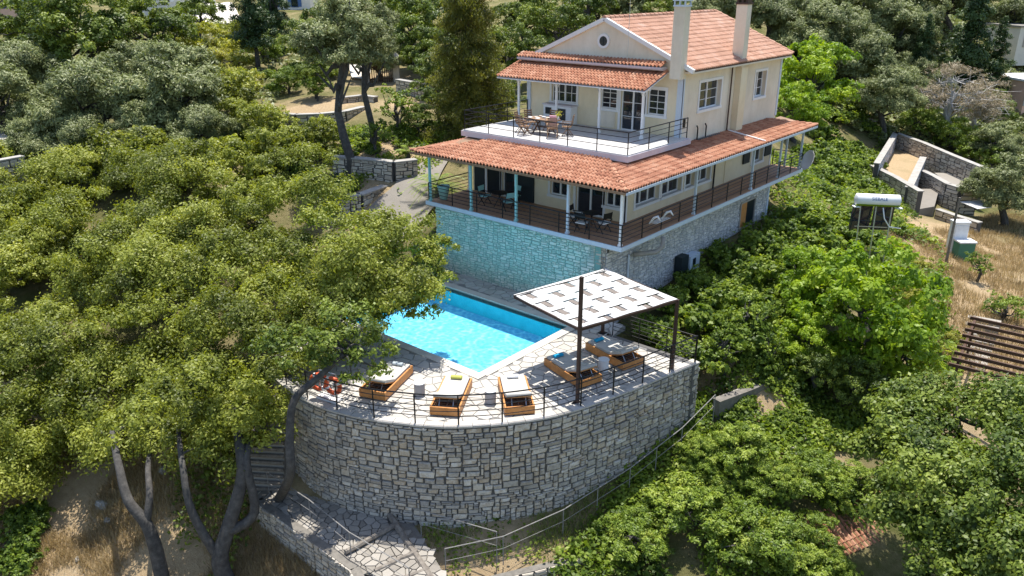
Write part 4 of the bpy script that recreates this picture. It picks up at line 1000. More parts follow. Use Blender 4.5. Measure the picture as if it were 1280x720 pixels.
# shade canopy
FZ=-.72
cf,cr,cb,cl=Vector((2.72,-6.8,FZ)),Vector((3.97,-2.28,FZ)),Vector((.0,-1.22,FZ)),Vector((-1.0,-5.95,FZ))
t=thing('shade_canopy','white woven shade canopy on dark steel posts over the right hand loungers','canopy',(cf.x,cf.y,ZD))
for p,h in((cf,1.95),(cr,.05),(cb,.05)):
    m=MB();m.box((p.x,p.y,(ZD+FZ+h)/2),(.11,.11,FZ+h-ZD));m.build('post','brown_metal',t)
    m=MB();m.box((p.x,p.y,ZD+.015),(.3,.3,.03));m.build('base_plate','black_metal',t)
for a,b in((cf,cr),(cr,cb),(cb,cl),(cl,cf)):
    d_=(b-a).normalized();MB().bar(a+d_*.06,b-d_*.06,.06,.1).build('frame_beam','brown_metal',t)
MB().bar((cf.x,cf.y,FZ+1.9),cl+Vector((0,0,.03)),.035).build('tie_bar','brown_metal',t)
MB().bar((cf.x,cf.y,FZ+1.9),cb+Vector((0,0,.03)),.02).build('tie_bar','brown_metal',t)
for f in(.25,.5,.75):
    MB().bar(cl.lerp(cf,f)-Vector((0,0,.03)),cb.lerp(cr,f)-Vector((0,0,.03)),.04,.05).build('cross_beam','brown_metal',t)
def cv(u,v):return (cl.lerp(cf,u)).lerp(cb.lerp(cr,u),v)
NU,NV=100,100;hole=set();st=MB()
slots=[]
for j in range(5):
    for i in range(4):
        u=.06+i*.245+(.0 if j%2==0 else .12);v=.1+j*.2
        if u<.93 and v<.97:slots.append((u,v))
for (u,v) in slots:
    for a in range(NU):
        for b in range(NV):
            cu,cv_=(a+.5)/NU,(b+.5)/NV
            if u<cu<u+.14 and abs(cv_-v)<.027:hole.add((a,b))
            if abs(cu-u)<.011 and abs(cv_-v)<.07:hole.add((a,b))
vs=[]
for a in range(NU+1):
    for b in range(NV+1):
        u=a/NU;v=b/NV;p=cv(u,v);wv=.012*math.sin(u*NU/8*math.pi)*math.sin(v*5*math.pi);vs.append(p+Vector((0,0,.075+wv-.03*math.sin(u*math.pi))))
st.add(vs,[(a*(NV+1)+b,(a+1)*(NV+1)+b,(a+1)*(NV+1)+b+1,a*(NV+1)+b+1) for a in range(NU) for b in range(NV) if (a,b) not in hole])
bt=MB()
for (u,v) in slots:
    a,b=cv(u+.002,v),cv(min(u+.15,1),v);bt.bar(a+Vector((0,0,.04)),b+Vector((0,0,.04)),.22,.012)
bt.build('weave_strip','canvas_under',t,kind='stuff')
so_=st.build('fabric','canvas',t,smooth=True)
md=so_.modifiers.new('thickness','SOLIDIFY');md.thickness=.012
# lifebuoys on their stand by the rail
sp=at(412,499,ZD)
t=thing('lifebuoy_stand','pale stand holding lifebuoys by the railing under the leaning tree','stand',(sp.x,sp.y,ZD+.01))
m=MB();m.box((sp.x,sp.y,ZD+.05),(.9,.4,.08),rz=R(12));m.build('base','drum_white',t)
for s in(-.38,.38):MB().tube([(sp.x+s,sp.y+s*.2,ZD+.08),(sp.x+s,sp.y+s*.2,ZD+1.1)],.02,6).build('post','steel',t)
MB().tube([(sp.x-.38,sp.y-.076,ZD+1.1),(sp.x+.38,sp.y+.076,ZD+1.1)],.02,6).build('bar','steel',t)
for (dx,lb,tl) in((-.3,'orange lifebuoy, the left one hanging nearest the leaning trunk',.5),(.33,'orange lifebuoy, the right one hanging beside the wooden lounger',-.1)):
    rt_=Matrix.Rotation(R(20)+tl*.5,3,'Z')
    c=Vector((sp.x+dx,sp.y+dx*.2-.1,ZD+.68));t=thing('lifebuoy',lb,'lifebuoy',c,0,'lifebuoys by the pool')
    MB().torus(c,.29,.08,rot=rt_).build('ring','lifebuoy',t,smooth=True)
    for k in range(4):
        a=k*math.pi/2+.5;q=c+rt_@Vector((.29*math.cos(a),0,.29*math.sin(a)))
        ax=rt_@Vector((-math.sin(a),0,math.cos(a)));MB().tube([q-ax*.045,q+ax*.045],.086,10).build('band','white',t,smooth=True)

# ------------------------------------------------------------------ furniture
def folding_chair(label,loc,rz,mat='wood_mid',cush=None,group='wooden folding armchairs on the upper terrace'):
    t=thing('folding_chair',label,'chair',loc,rz,group);k=dict(local=True)
    for s in(-1,1):
        MB().bar((s*.25,-.22,0),(s*.25,.3,.62),.035,.03).build('leg',mat,t,**k);MB().bar((s*.23,.28,0),(s*.23,-.24,.62),.035,.03).build('leg',mat,t,**k)
        MB().ext(s*.27-.03,s*.27+.03,-.28,.24,.63,.655).build('armrest',mat,t,**k)
        MB().bar((s*.21,.22,.42),(s*.21,.34,1.02),.03).build('back_post',mat,t,**k)
    for i in range(5):MB().ext(-.21,.21,-.22+i*.09,-.15+i*.09,.42,.44).build('seat_slat',mat,t,**k)
    for i in range(5):
        z=.52+i*.1;MB().ext(-.205,.205,.235+(z-.42)*.2,.255+(z-.42)*.2,z,z+.07).build('back_slat',mat,t,**k)
    if cush:MB().ext(-.2,.2,-.21,.19,.445,.49).build('cushion',cush,t,bevel=.015,**k)
    return t
TX,TY=-7.55,4.15
FCH=[((TX-1.15,TY-.35),R(110),'wooden folding armchair at the left end of the terrace table'),((TX-.55,TY-.85),R(165),'wooden folding armchair on the near side of the terrace table, left of middle'),
 ((TX+.95,TY-.55),R(215),'wooden folding armchair with a pink towel at the terrace table'),((TX+1.15,TY+.35),R(-60),'wooden folding armchair at the right end of the terrace table'),
 ((TX-.35,TY+.9),R(0),'wooden folding armchair behind the table, in front of the kitchen counter'),((TX-1.1,TY+.3),R(70),'wooden folding armchair turned sideways at the back left of the table')]
f0=None
for (c,rz,lb) in FCH:
    if f0 is None:f0=folding_chair(lb,(c[0],c[1],TZ+.002),rz)
    else:
        o=copy_tree(f0);o.location=(c[0],c[1],TZ+.002);o.rotation_euler=(0,0,rz);o['label']=lb
t=thing('dining_table','oval wooden table laid with food on the upper terrace','table',(TX,TY,TZ))
m=MB();vs=[(TX+.95*math.cos(a)*(1),TY+.5*math.sin(a)) for a in np.linspace(0,2*math.pi,25)[:-1]];m.prism(vs,TZ+.72,TZ+.76);m.build('table_top','wood_mid',t)
for s in(-1,1):
    for q in(-1,1):MB().bar((TX+s*.5,TY+q*.3,TZ),(TX+s*.35,TY-q*.2,TZ+.72),.05).build('leg','wood_dark',t)
MB().ext(TX-.45,TX+.45,TY-.03,TY+.03,TZ+.3,TZ+.35).build('stretcher','wood_dark',t)
TW=[('plate','white',.12,.02),('plate','food',.1,.035),('bowl','food',.09,.07),('plate','white',.13,.02),('bowl','white',.1,.08),('plate','food',.12,.03),('glass','white',.035,.12),('jug','terracotta',.06,.2),('glass','white',.035,.12),('bowl','food',.11,.06)]
TL=['white plate at the left end of the table','plate of food beside the left white plate','bowl of food left of the table middle','white plate at the table middle','white bowl in the table middle','plate of food right of the middle','white cup behind the plates','small brown jug on the table','white cup near the right end','bowl of food at the right end']
for i,((nm,mt,r,h),lb) in enumerate(zip(TW,TL)):
    x=TX-.72+i*.16;y=TY+(-.22 if i%3==0 else (.05 if i%3==1 else .22));m=MB();m.lathe((x,y,TZ+.762),[(r*.6,0),(r,h*.8),(r*.95,h),(r*.5,h*.5 if nm!='glass' else h)],12);single(m,nm,mt,lb+' on the upper terrace','tableware','tableware on the terrace table')
t=thing('flower_vase','bunch of pale flowers standing at the right end of the terrace table','flowers',(TX+.78,TY+.12,TZ+.762))
MB().lathe((TX+.78,TY+.12,TZ+.762),[(.05,0),(.06,.1),(.04,.16)],10).build('vase','white',t)
rg=np.random.default_rng(4);V,tn=leaves(rg,np.array([TX+.78,TY+.12,TZ+1.02])+rg.normal(size=(140,3))*.08,rg.normal(size=(140,3)),.06,.05,np.full(140,.8))
o=bpy.data.objects.new('flowers',mesh_quads('flowers',V-np.array([TX+.78,TY+.12,TZ+.762]),tn,'leaf_yellow'));COL.objects.link(o);o.parent=t
m=MB();m.box((TX+.93,TY-.5,TZ+.8),(.34,.03,.5),rz=R(215));m.box((TX+.97,TY-.55,TZ+1.04),(.34,.1,.02),rz=R(215));single(m,'pink_towel','pink_towel','pink cloth hung over the back of a terrace chair','towel')
# balcony sets
def director(label,loc,rz,seat='seat_teal_and_pool_light',group='black folding chairs on the balcony'):
    t=thing('garden_chair',label,'chair',loc,rz,group);k=dict(local=True)
    for s in(-1,1):
        MB().bar((s*.26,-.22,0),(s*.26,.22,.6),.03).build('leg','black_metal',t,**k);MB().bar((s*.26,.22,0),(s*.26,-.22,.6),.03).build('leg','black_metal',t,**k)
        MB().ext(s*.26-.03,s*.26+.03,-.25,.25,.6,.63).build('armrest','black_metal',t,**k);MB().bar((s*.25,.2,.6),(s*.25,.26,.95),.028).build('back_post','black_metal',t,**k)
    MB().ext(-.24,.24,-.22,.22,.43,.48).build('seat',seat,t,bevel=.01,**k);MB().ext(-.25,.25,.225,.25,.68,.93).build('backrest',seat if seat=='seat_teal_and_pool_light' else 'black_metal',t,**k)
    return t
def bistro(x,y,label):
    t=thing('round_table',label,'table',(x,y,0));m=MB();m.lathe((x,y,.7),[(.42,0),(.43,.02),(.42,.035)],20);m.build('table_top','black_metal',t)
    for k in range(3):
        a=k*2.1;MB().bar((x+.3*math.cos(a),y+.3*math.sin(a),0),(x-.12*math.cos(a),y-.12*math.sin(a),.7),.03).build('leg','black_metal',t)
bistro(-8.1,1.35,'black round table on the balcony between the teal cushioned chairs')
for c,rz,lb in(((-8.95,1.2),R(95),'teal cushioned folding chair left of the black balcony table'),((-7.3,1.1),R(-110),'teal cushioned folding chair right of the black balcony table'),((-7.85,2.2),R(-10),'teal cushioned folding chair behind the black balcony table by the doors')):
    director(lb,(c[0],c[1],0),rz)
bistro(-2.55,1.35,'black round table on the balcony by the corner post')
for c,rz,lb in(((-3.35,1.2),R(100),'black chair with white cushion left of the balcony corner table'),((-1.75,1.15),R(-100),'black chair with white cushion right of the balcony corner table'),((-2.5,.55),R(185),'black chair with its back to the railing at the corner table')):
    director(lb,(c[0],c[1],0),rz,'white')
t=thing('planter','tall teal pot with a plant at the left end of the balcony','planter',(-11.2,.55,0))
MB().lathe((-11.2,.55,0),[(.17,0),(.2,.05),(.3,.62),(.33,.66),(.33,.72),(.27,.72),(.25,.6)],18).build('pot','pot',t,smooth=True)
t=thing('drying_rack','folded white clothes drying rack hung on the balcony railing by the corner','drying rack',(-.1,2.6,.3))
for y in(2.0,3.1):
    MB().tube([(.05,y,.55),(.25,y+.05,.85),(.4,y+.1,.92),(.55,y+.1,.75)],[.03,.06,.06,.02],6).build('arm','white',t,smooth=True)
for i in range(5):MB().tube([(.1+i*.08,1.95,.62),(.1+i*.08,3.2,.62)],.01,4).build('rail','white',t)
# ------------------------------------------------------------------ lower path, steps, edges
t=thing('lower_path','paved path of pale stones running below the curved pool wall','path',(-3,-13.6,-7.9));pth=t
m=MB()
LP=[(-6.3,-14.66),(-.4,-14.66),(2.0,-13.75),(2.0,-12.9),(-1.1,-11.6),(-3.,-12.7),(-6.0,-12.9),(-8.2,-12.4),(-8.6,-12.9)]
m.prism(LP,-9.2,-7.66);m.build('path_bed','old_stone',t)
flags('paving_stone','path_stone',t,lambda x,y:bool(inpoly([x],[y],LP)[0]) and y<-12.2,.34,-7.6,seed=9,bounds=(-9,2.2,-14.75,-11.6),gap=.018,th=.07,nparts=200)
def timber(name,label,p,q,w_=.16,h=.16):
    m=MB();p=Vector(p);q=Vector(q);n=5;pts=[p.lerp(q,i/n)+Vector((random.uniform(-.02,.02),random.uniform(-.02,.02),random.uniform(-.01,.015))) for i in range(n+1)]
    m.tube(pts,[w_*.6*random.uniform(.9,1.1) for _ in pts],7);single(m,name,'timber',label,'timber','weathered timbers edging the path steps')
timber('timber_beam','weathered timber step across the lower path nearest the low wall end',(-1.25,-14.4,-7.5),(-1.05,-12.3,-7.5))
timber('timber_beam','weathered timber step across the lower path in the middle of the flight',(.1,-14.3,-7.62),(.45,-12.7,-7.6))
timber('timber_beam','weathered timber step at the bottom edge of the picture',(1.0,-14.2,-7.66),(1.3,-13.0,-7.66))
timber('timber_beam','long weathered timber slanting along the right side of the path steps',(-2.1,-11.95,-7.45),(2.6,-13.6,-7.75),.2)
lowwall('low_wall','low rubble stone wall edging the lower path above the dry slope',[(-6.6,-13.7),(-6.15,-14.62),(-.5,-14.62),(.9,-15.2)],-9.6,-7.58,.36,mat='stone',cap='path_stone',u=.1,v=.075,mortar='old_stone',nparts=150,capm=False)
# stairs going up beside the pool wall
t=thing('stone_steps','pale stone steps with timber edges climbing beside the pool wall','steps',(-8.5,-13,-7.7))
for i in range(14):
    sa=at(333,606,-7.55);sb=at(335,498,-4.4);c=sa.lerp(sb,i/13);rz=math.atan2(sb.y-sa.y,sb.x-sa.x)-math.pi/2
    m=MB();m.box((c.x,c.y,c.z-.5),(1.5,.52,1.0),rz=rz);m.build('step','path_stone',t)
    n_=Vector((math.sin(rz),-math.cos(rz),0));m=MB();rgt=Vector((math.cos(rz),math.sin(rz),0));f=c+n_*.26;m.tube([f-rgt*.76+Vector((0,0,.0)),f+rgt*.76+Vector((0,0,.0))],.075,7);m.build('timber_edge','timber',t)
# dirt bed on the right of the path with curb
lowwall('curb_wall','short curved curb of stones holding the flower bed below the wall',[(1.9,-12.9),(2.9,-11.7),(3.9,-10.0),(4.7,-8.6)],-9.6,-8.05,.3,mat='stone_warm',cap='path_stone',u=.12,v=.08,mortar='old_stone',capm=False)
def wirefence(label,pts,h=1.0,mat='old_steel',rails=(1.,.5),spacing=1.6,r=.018):
    P=[Vector(p) for p in pts];t=thing('wire_fence',label,'fence',P[0])
    for i in range(len(P)-1):
        L_=(P[i+1]-P[i]).length;n=max(1,round(L_/spacing))
        for k in range(n+(i==len(P)-2)):
            p=P[i].lerp(P[i+1],k/n);MB().tube([p-Vector((0,0,.2)),p+Vector((0,0,h))],.018,5).build('post','old_steel',t)
    for q in rails:MB().tube([p+Vector((0,0,h*q)) for p in P],r if q==1 else r*.5,5).build('rail',mat,t)
wirefence('thin metal handrail along the edge of the lower paved path',[(-6.2,-14.1,-7.6),(-3.6,-14.1,-7.6),(-1.1,-14.3,-7.6),(1.6,-14.1,-7.7)],.95,spacing=2.)
wirefence('bare metal handrail over the flower bed below the curved wall',[(-.1,-12.0,-7.75),(2.55,-11.0,-7.9)],1.15,spacing=2.6)
wirefence('long metal handrail climbing along the foot of the pool wall to the right',[(1.7,-12.6,-7.9),(2.75,-10.9,-7.9),(3.55,-8.6,-7.75),(4.3,-5.5,-7.3),(4.9,-2.8,-6.6),(5.2,-.8,-5.9)],1.0,spacing=1.7)
# ------------------------------------------------------------------ retaining walls and plots of the hillside
def pz(px,py,z):
    q=at(px,py,z);return (q.x,q.y)
lowwall('garden_wall','long low stone wall with pale top in front of the vegetable bed',[pz(417,195,.95),pz(455,198,.95),pz(492,202,.95),pz(520,199,.95)],-1.2,.9,.4)
lowwall('garden_wall','slanting low stone wall beside the pale drive',[pz(395,248,-.35),pz(450,243,-.35),pz(503,224,-.35)],-2.6,-.4,.4)
lowwall('garden_wall','curved stone wall of the round earth terrace behind the hedge',[pz(325,133,2.2),pz(345,141,2.2),pz(370,143,2.2),pz(400,142,2.2),pz(430,139,2.2),pz(455,133,2.2)],-.3,2.15,.4)
lowwall('garden_wall','short dark stone wall behind the trunk near the wooden gate',[pz(425,122,2.6),pz(452,119,2.6),pz(470,121,2.6)],1,2.55,.4)
lowwall('garden_wall','dark stone wall between the wooden gate and the pine',[pz(497,100,3.2),pz(520,104,3.2),pz(548,108,3.2)],1.6,3.2,.4)
lowwall('boundary_wall','long stepped stone wall enclosing the terraced plot, far side',[pz(1119,166,-4),pz(1155,179,-4.),pz(1190,194,-4.),pz(1232,211,-4)],-7.5,-4,.4,u=.2,v=.14)
lowwall('boundary_wall','pale stone wall on the left side of the terraced plot',[pz(1096,205,-4),pz(1120,166,-4)],-7,-4,.4,u=.2,v=.14,mat='stone_pale')
lowwall('boundary_wall','near stone wall of the terraced plot beside the vines',[pz(1090,207,-4.6),pz(1120,222,-4.6),pz(1151,240,-4.6)],-7.5,-4.6,.4,u=.2,v=.14)
lowwall('boundary_wall','white topped wall between the grass plot and the steps',[pz(1136,235,-4.7),pz(1154,197,-4.7)],-7.5,-4.7,.45,u=.2,v=.14,mat='stone_pale')
lowwall('boundary_wall','stone wall with pale coping below the bare brown plot',[pz(1153,212,-5),pz(1168,219,-5.),pz(1185,232,-5.2),pz(1201,240,-5.4),pz(1222,240,-5.4)],-8.2,-5.1,.4,u=.2,v=.14)
lowwall('boundary_wall','lowest stone wall of the terraced plot by the white parasol',[pz(1172,262,-6.2),pz(1195,270,-6.2),pz(1225,279,-6.2)],-8.2,-6.2,.4,u=.2,v=.14)
lowwall('boundary_wall','low stone wall right of the pool wall among the bushes',[(5.1,-.4),(5.6,1.2),(6.2,3.4),(6.9,5.4)][::-1],-8.2,-5.35,.4,mat='stone',u=.13,v=.09,mortar='old_stone',capm=False)
lowwall('boundary_wall','grey stone wall half hidden by vines behind the bright tree',[pz(1052,137,-3.2),pz(1075,145,-3.2),pz(1092,152,-3.2)],-6,-3.2,.4,mat='stone_pale',u=.2,v=.14)
lowwall('boundary_wall','dark stone wall at the left edge of the hillside garden',[pz(-12,203,1),pz(28,196,1)],-2.5,1,.4,mat='stone',u=.2,v=.14)
def slabp(name,label,px,z,mat,th=.5,kind=None):
    m=MB();m.prism([pz(a,b,z) for a,b in px],z-th,z);return single(m,name,mat,label,'platform') if not kind else m.build(name,mat,kind='structure')
slabp('plot_grass','',[(1098,207),(1120,180),(1150,196),(1137,232)],-5.4,'terrain',3,kind=1)
slabp('plot_earth','',[(1168,216),(1178,216),(1214,222),(1210,240),(1200,239)],-5.6,'path_stone',3,kind=1)
slabp('stair_ramp','',[(1150,236),(1174,236),(1168,258),(1145,262)],-6.1,'path_stone',2,kind=1)
slabp('white_shade_sail','flat white shade sail over the lowest terrace of the plot',[(1200,252),(1228,250),(1240,259),(1222,261)],-5.6,'canvas',.04)
# drive
def drape(name,px,mat,lift=.05,n=14,zoff=None):
    """a strip given by two pixel edges, laid on the ground"""
    Lf=[hit(*p)[0] for p in px[0]];Rt=[hit(*p)[0] for p in px[1]];m=MB();vs=[];k=len(Lf)
    def itp(P,t):
        s=t*(len(P)-1);i=min(int(s),len(P)-2);return P[i].lerp(P[i+1],s-i)
    for i in range(n*3+1):
        for j in range(n+1):
            p=itp(Lf,i/(n*3)).lerp(itp(Rt,i/(n*3)),j/n);vs.append((p.x,p.y,tz1(p.x,p.y)+lift))
    m.add(vs,[(i*(n+1)+j,i*(n+1)+j+1,(i+1)*(n+1)+j+1,(i+1)*(n+1)+j) for i in range(n*3) for j in range(n)]);return m.build(name,mat,kind='structure',smooth=True)
drape('drive',[[(445,300),(462,262),(488,240),(520,214),(545,196)],[(500,310),(525,285),(543,262),(545,235),(560,205)]],'path_stone',.14)
drape('forecourt',[[(380,124),(420,121)],[(330,138),(410,140)]],'path_stone',.1) if False else None
drape('road',[[(225,8),(235,18),(240,34)],[(290,6),(296,16),(305,32)]],'road',.3)
drape('gravel_yard',[[(436,84),(440,100)],[(464,84),(462,104)]],'road',.2)
# gate
g0_,_,gz=hit(463,106);g1_,_,_2=hit(492,103)
gz=(tz1(g0_.x,g0_.y)+tz1(g1_.x,g1_.y))/2;g0_=Vector((g0_.x,g0_.y,gz));g1_=Vector((g1_.x,g1_.y,gz))
t=thing('wooden_gate','dark wooden picket gate at the top of the garden by the big tree','gate',g0_)
for i in range(12):
    p=g0_.lerp(g1_,i/11);MB().box((p.x,p.y,gz+.85),(.07,.07,1.6),rz=R(40)).build('picket','wood_dark',t)
for z in(.35,1.35):MB().bar(g0_+Vector((0,0,z)),g1_+Vector((0,0,z)),.05,.1).build('rail','wood_dark',t)
for s,e in((-1,g0_),(1,g1_)):
    p=e+(g1_-g0_).normalized()*s*.3;t2=thing('gate_pillar','rough stone pillar on the %s side of the wooden gate'%('left' if s<0 else 'right'),'pillar',p)
    MB().box(p+Vector((0,0,.8)),(.5,.5,2.6),rz=R(40)).build('shaft','stone_warm',t2)
    m=MB();m.lathe(p+Vector((0,0,2.1)),[(.36,0),(.3,.1),(.05,.35)],8);m.build('cap','concrete',t2)
# ------------------------------------------------------------------ far houses
def farhouse(label,px,py,d,w_,dp,h,rz,mat,roof,wins=(),rh=1.,winmat='blue_paint'):
    q=atd(px,py,d);z=tz1(q.x,q.y);top=q.z;h=max(h,top-z+1.5);t=thing('far_house',label,'house',(q.x,q.y,z-1),rz);k=dict(local=True)
    H=top-z+1
    MB().ext(-w_/2,w_/2,-dp/2,dp/2,0,H).build('walls',mat,t,**k)
    if rh:
        r=MB();a=w_/2+.4;b=dp/2+.4;r.add([(-a,-b,H+.002),(a,-b,H+.002),(a,b,H+.002),(-a,b,H+.002),(-a*.5,0,H+rh),(a*.5,0,H+rh)],[(3,2,1,0),(0,1,5,4),(1,2,5),(2,3,4,5),(3,0,4)]);r.build('roof',roof,t,**k)
    else:MB().ext(-w_/2-.2,w_/2+.2,-dp/2-.2,dp/2+.2,H+.002,H+.25).build('roof_slab',roof,t,**k)
    for (u,zz,ww,hh) in wins:
        w2=MB().ext(u-ww/2,u+ww/2,-dp/2-.03,-dp/2-.004,H-zz-hh,H-zz).build('window','glass',t,**k);f=MB();f.ext(u-ww/2-.08,u+ww/2+.08,-dp/2-.06,-dp/2-.002,H-zz,H-zz+.08);f.ext(u-ww/2-.08,u+ww/2+.08,-dp/2-.06,-dp/2-.002,H-zz-hh-.08,H-zz-hh)
        for s in(-1,1):f.ext(u+s*ww/2+(-.08 if s<0 else 0),u+s*ww/2+(0 if s<0 else .08),-dp/2-.06,-dp/2-.002,H-zz-hh,H-zz)
        f.build('window_frame',winmat,w2,**k)
        for s in(-1,1):MB().ext(u+s*(ww/2+.32)-.22,u+s*(ww/2+.32)+.22,-dp/2-.08,-dp/2-.003,H-zz-hh,H-zz).build('shutter',winmat,t,**k)
    return t
FA=YAW-R(12)
def fh_at(label,px,pyb,pyt,wpx,dp,*a,**k):
    q,d,z=hit(px,pyb);q2=atd(px,pyt,d);farhouse(label,px,pyt,d+dp/2,wpx*d/984,dp,1,*a,**k)
fh_at('pink house with tall blue shutters at the top left corner',8,38,-30,72,7,YAW+R(10),'plaster_pink','tile',[(.2,1.6,.9,2.4),(2.,1.6,.9,2.4)],0)
fh_at('white house at the top edge left of the pale road',205,22,-20,50,6,YAW+R(8),'plaster_white','tile',[(-1.5,1.,.8,1.4),(.8,1.,.8,1.4)],0,'white')
for i in range(4):
    q,d,z=hit(238+i*10,22-i);t=thing('pillar','%s white pillar beside the pale road'%('leftmost','second from left','third from left','rightmost')[i],'pillar',(q.x,q.y,z),0,'white pillars beside the road')
    MB().ext(-.3,.3,-.3,.3,-.5,3.2).build('shaft','plaster_white',t,local=True)
fh_at('low white house behind the big dark tree at the top',365,12,-12,50,6,YAW,'plaster_white','concrete',[(-2,1,1,1.3),(1,1,1,1.3)],0,'blue_paint')
fh_at('beige two storey house with flat pale roof at the top right edge',1282,92,32,56,9,YAW+R(5),'plaster_white','path_stone',[(-2.,1.2,1.3,1.5),(.8,1.2,1.3,1.5)],0,'concrete')
fh_at('lower beige building with a white ledge at the right edge',1285,150,98,44,7,YAW+R(5),'plaster_pink','white',[(-1.5,1.2,1.2,1.6)],0,'concrete')
fh_at('small grey shed at the left edge among the olive trees',-12,212,172,60,4,YAW,'stone_warm','concrete',[],0)
lowwall('boundary_wall','white garden wall with pillar by the pale road',[pz(290,30,4),pz(325,32,4)],2,4.2,.4,mat='stone_pale')
# tiled roof of the hidden house in the bottom right
rp=at(1092,676,-8.5)
t=thing('hidden_house','corner of a house with orange tiled roof among the bottom right trees','house',(rp.x,rp.y,-10.5))
HWs=HW;HW=t;SAVE=ROOT[t.name]
tiles((rp.x-1.2,rp.y-2.6,-8.8),(2.2,5.2,0),(-1.5,.65,.75),8,.2,'tile')
MB().prism([(rp.x-1.3,rp.y-2.2),(rp.x+.9,rp.y+2.6),(rp.x-1.5,rp.y+3.4),(rp.x-3.2,rp.y-1.4)],-12,-8.75).build('wall','plaster_white',t)
HW=HWs
# dark beam pergola on the right
t=thing('beam_pergola','open pergola of dark wooden beams over pale steps at the right edge','pergola',(12.5,10,-6.3))
for k in range(9):
    f=k/8;a=at(1213+(1194-1213)*f-k*1.0,397+(437+18-397)*f,-4.1);b=a+Vector((3.6,.15,0));MB().bar(a,b,.09,.14).build('beam','wood_dark',t)
a=at(1219,400,-4.2);b=at(1198,452,-4.2);MB().bar(a,b,.1,.12).build('side_beam','wood_dark',t)
for p in(a,b,a+Vector((3.2,.1,0)),b+Vector((3.2,.1,0))):MB().bar((p.x,p.y,tz1(p.x,p.y)-.2),p,.1,.1,up=(0,1,0)).build('post','wood_dark',t)
t=thing('paver_steps','pale paver steps beneath the dark beam pergola','steps',(12.6,11,-6.4))
for k in range(8):
    q=at(1228-k*3.2,398+k*8.6,-5.9-k*.06);MB().box((q.x+.1,q.y,q.z-.2),(1.5,.42,.4),rz=R(8)).build('paver','path_stone',t)
# solar water heater
q=at(1097,250,-1.35)
q=atd(1097,250,41)
t=thing('solar_water_heater','white horizontal solar water tank with panels on a steel frame among the vines','water heater',(q.x,q.y,tz1(q.x,q.y)))
ax=Vector((math.cos(YAW-.05),math.sin(YAW-.05),-.03)).normalized();bk=Vector((0,0,1)).cross(ax)
m=MB();Lh=1.05
pts=[q-ax*Lh,q-ax*(Lh-.05),q+ax*(Lh-.05),q+ax*Lh];m.tube(pts,[.2,.29,.29,.2],20);m.build('tank','white',t,smooth=True)
m=MB();m.tube([q-ax*(Lh+.01)-Vector((0,0,.02)),q+ax*(Lh+.01)-Vector((0,0,.02))],.296,24,cap=False)
keep=[f for f in m.f if (sum((Vector(m.v[i]) for i in f),Vector())/4-q).dot(-bk)>.05 and (sum((Vector(m.v[i]) for i in f),Vector())/4-q).z<-.14];m.f=keep;m.t=[.5]*len(keep);m.build('green_stripe','leaf_lime',t)
for s in(-.5,.5):
    m=MB();c=q+ax*s*1.05-bk*-.35-Vector((0,0,.95));up2=(Vector((0,0,1))*.85+bk*-.1).normalized();n2=ax.cross(up2)
    m.bar(c-up2*.65,c+up2*.65,.95,.08,up=n2[:]);m.build('panel','glass' if s>0 else 'window_glass' if 'window_glass' in MATS else 'glass',t)
for s in(-.75,0,.75):MB().bar(q+ax*s-Vector((0,0,.25)),Vector((q.x,q.y,tz1(q.x,q.y)-.2))+ax*s*.9-bk*.35,.05).build('frame_leg','steel',t)
MB().bar(q-ax*.9-Vector((0,0,1.35)),q+ax*.9-Vector((0,0,1.35)),.04).build('frame_bar','steel',t)
for s in(-1,1):MB().box(q+ax*s*1.02-Vector((0,0,.33))-bk*.1,(.28,.3,.04),rz=YAW).build('bracket','white',t)
MB().tube([q+ax*.2-bk*.3-Vector((0,0,.3)),q+ax*.3-bk*.4-Vector((0,0,.8)),q+ax*.6-bk*.4-Vector((0,0,1.2)),q+ax*1.2-bk*.3-Vector((0,0,1.3))],.03,6).build('hose','white',t,smooth=True)
tc=bpy.data.curves.new('lettering','FONT');tc.body='SIEBALE';tc.size=.22;tc.extrude=.004;tc.align_x='CENTER';tc.align_y='CENTER'
to=bpy.data.objects.new('tmp_text',tc);COL.objects.link(to);dg=bpy.context.evaluated_depsgraph_get();dg.update();tm=bpy.data.meshes.new_from_object(to.evaluated_get(dg));bpy.data.objects.remove(to)
tm.materials.clear();tm.materials.append(MATS['blue_paint']);lo=bpy.data.objects.new('lettering',tm);COL.objects.link(lo);lo.parent=t
nrm=(-bk*.93+Vector((0,0,.37))).normalized();upv=nrm.cross(ax).normalized()
mt=Matrix((ax,upv,nrm)).transposed().to_4x4();mt.translation=q+nrm*.298-ROOT[t.name];lo.matrix_local=mt
# utility boxes and pole
def gpt(px,py):
    q,d_,z=hit(px,py);return Vector((q.x,q.y,z))
p=gpt(1192,318);t=thing('electric_box','tall white electric box on the hillside above the green bin','electric box',p,YAW);MB().ext(-.45,.45,-.3,.3,0,2.1).build('body','white',t,local=True);MB().ext(-.4,.4,-.33,-.302,.15,1.95).build('door','drum_white',t,local=True);MB().ext(-.5,.5,-.36,.36,2.102,2.2).build('cover','white',t,local=True)
p=gpt(1201,325);t=thing('green_bin','green box with a pale lid beside the electric box','bin',p,YAW);MB().ext(-.5,.5,-.4,.4,0,1.2).build('body','green_box',t,local=True);MB().ext(-.55,.55,-.45,.45,1.202,1.3).build('lid','drum_white',t,local=True)
p=gpt(1182,330);m=MB();m.tube([p,p+Vector((0,0,4.2))],[.09,.06],8);single(m,'utility_pole','timber','thin dark utility pole left of the electric box','pole')
p=gpt(1190,200);
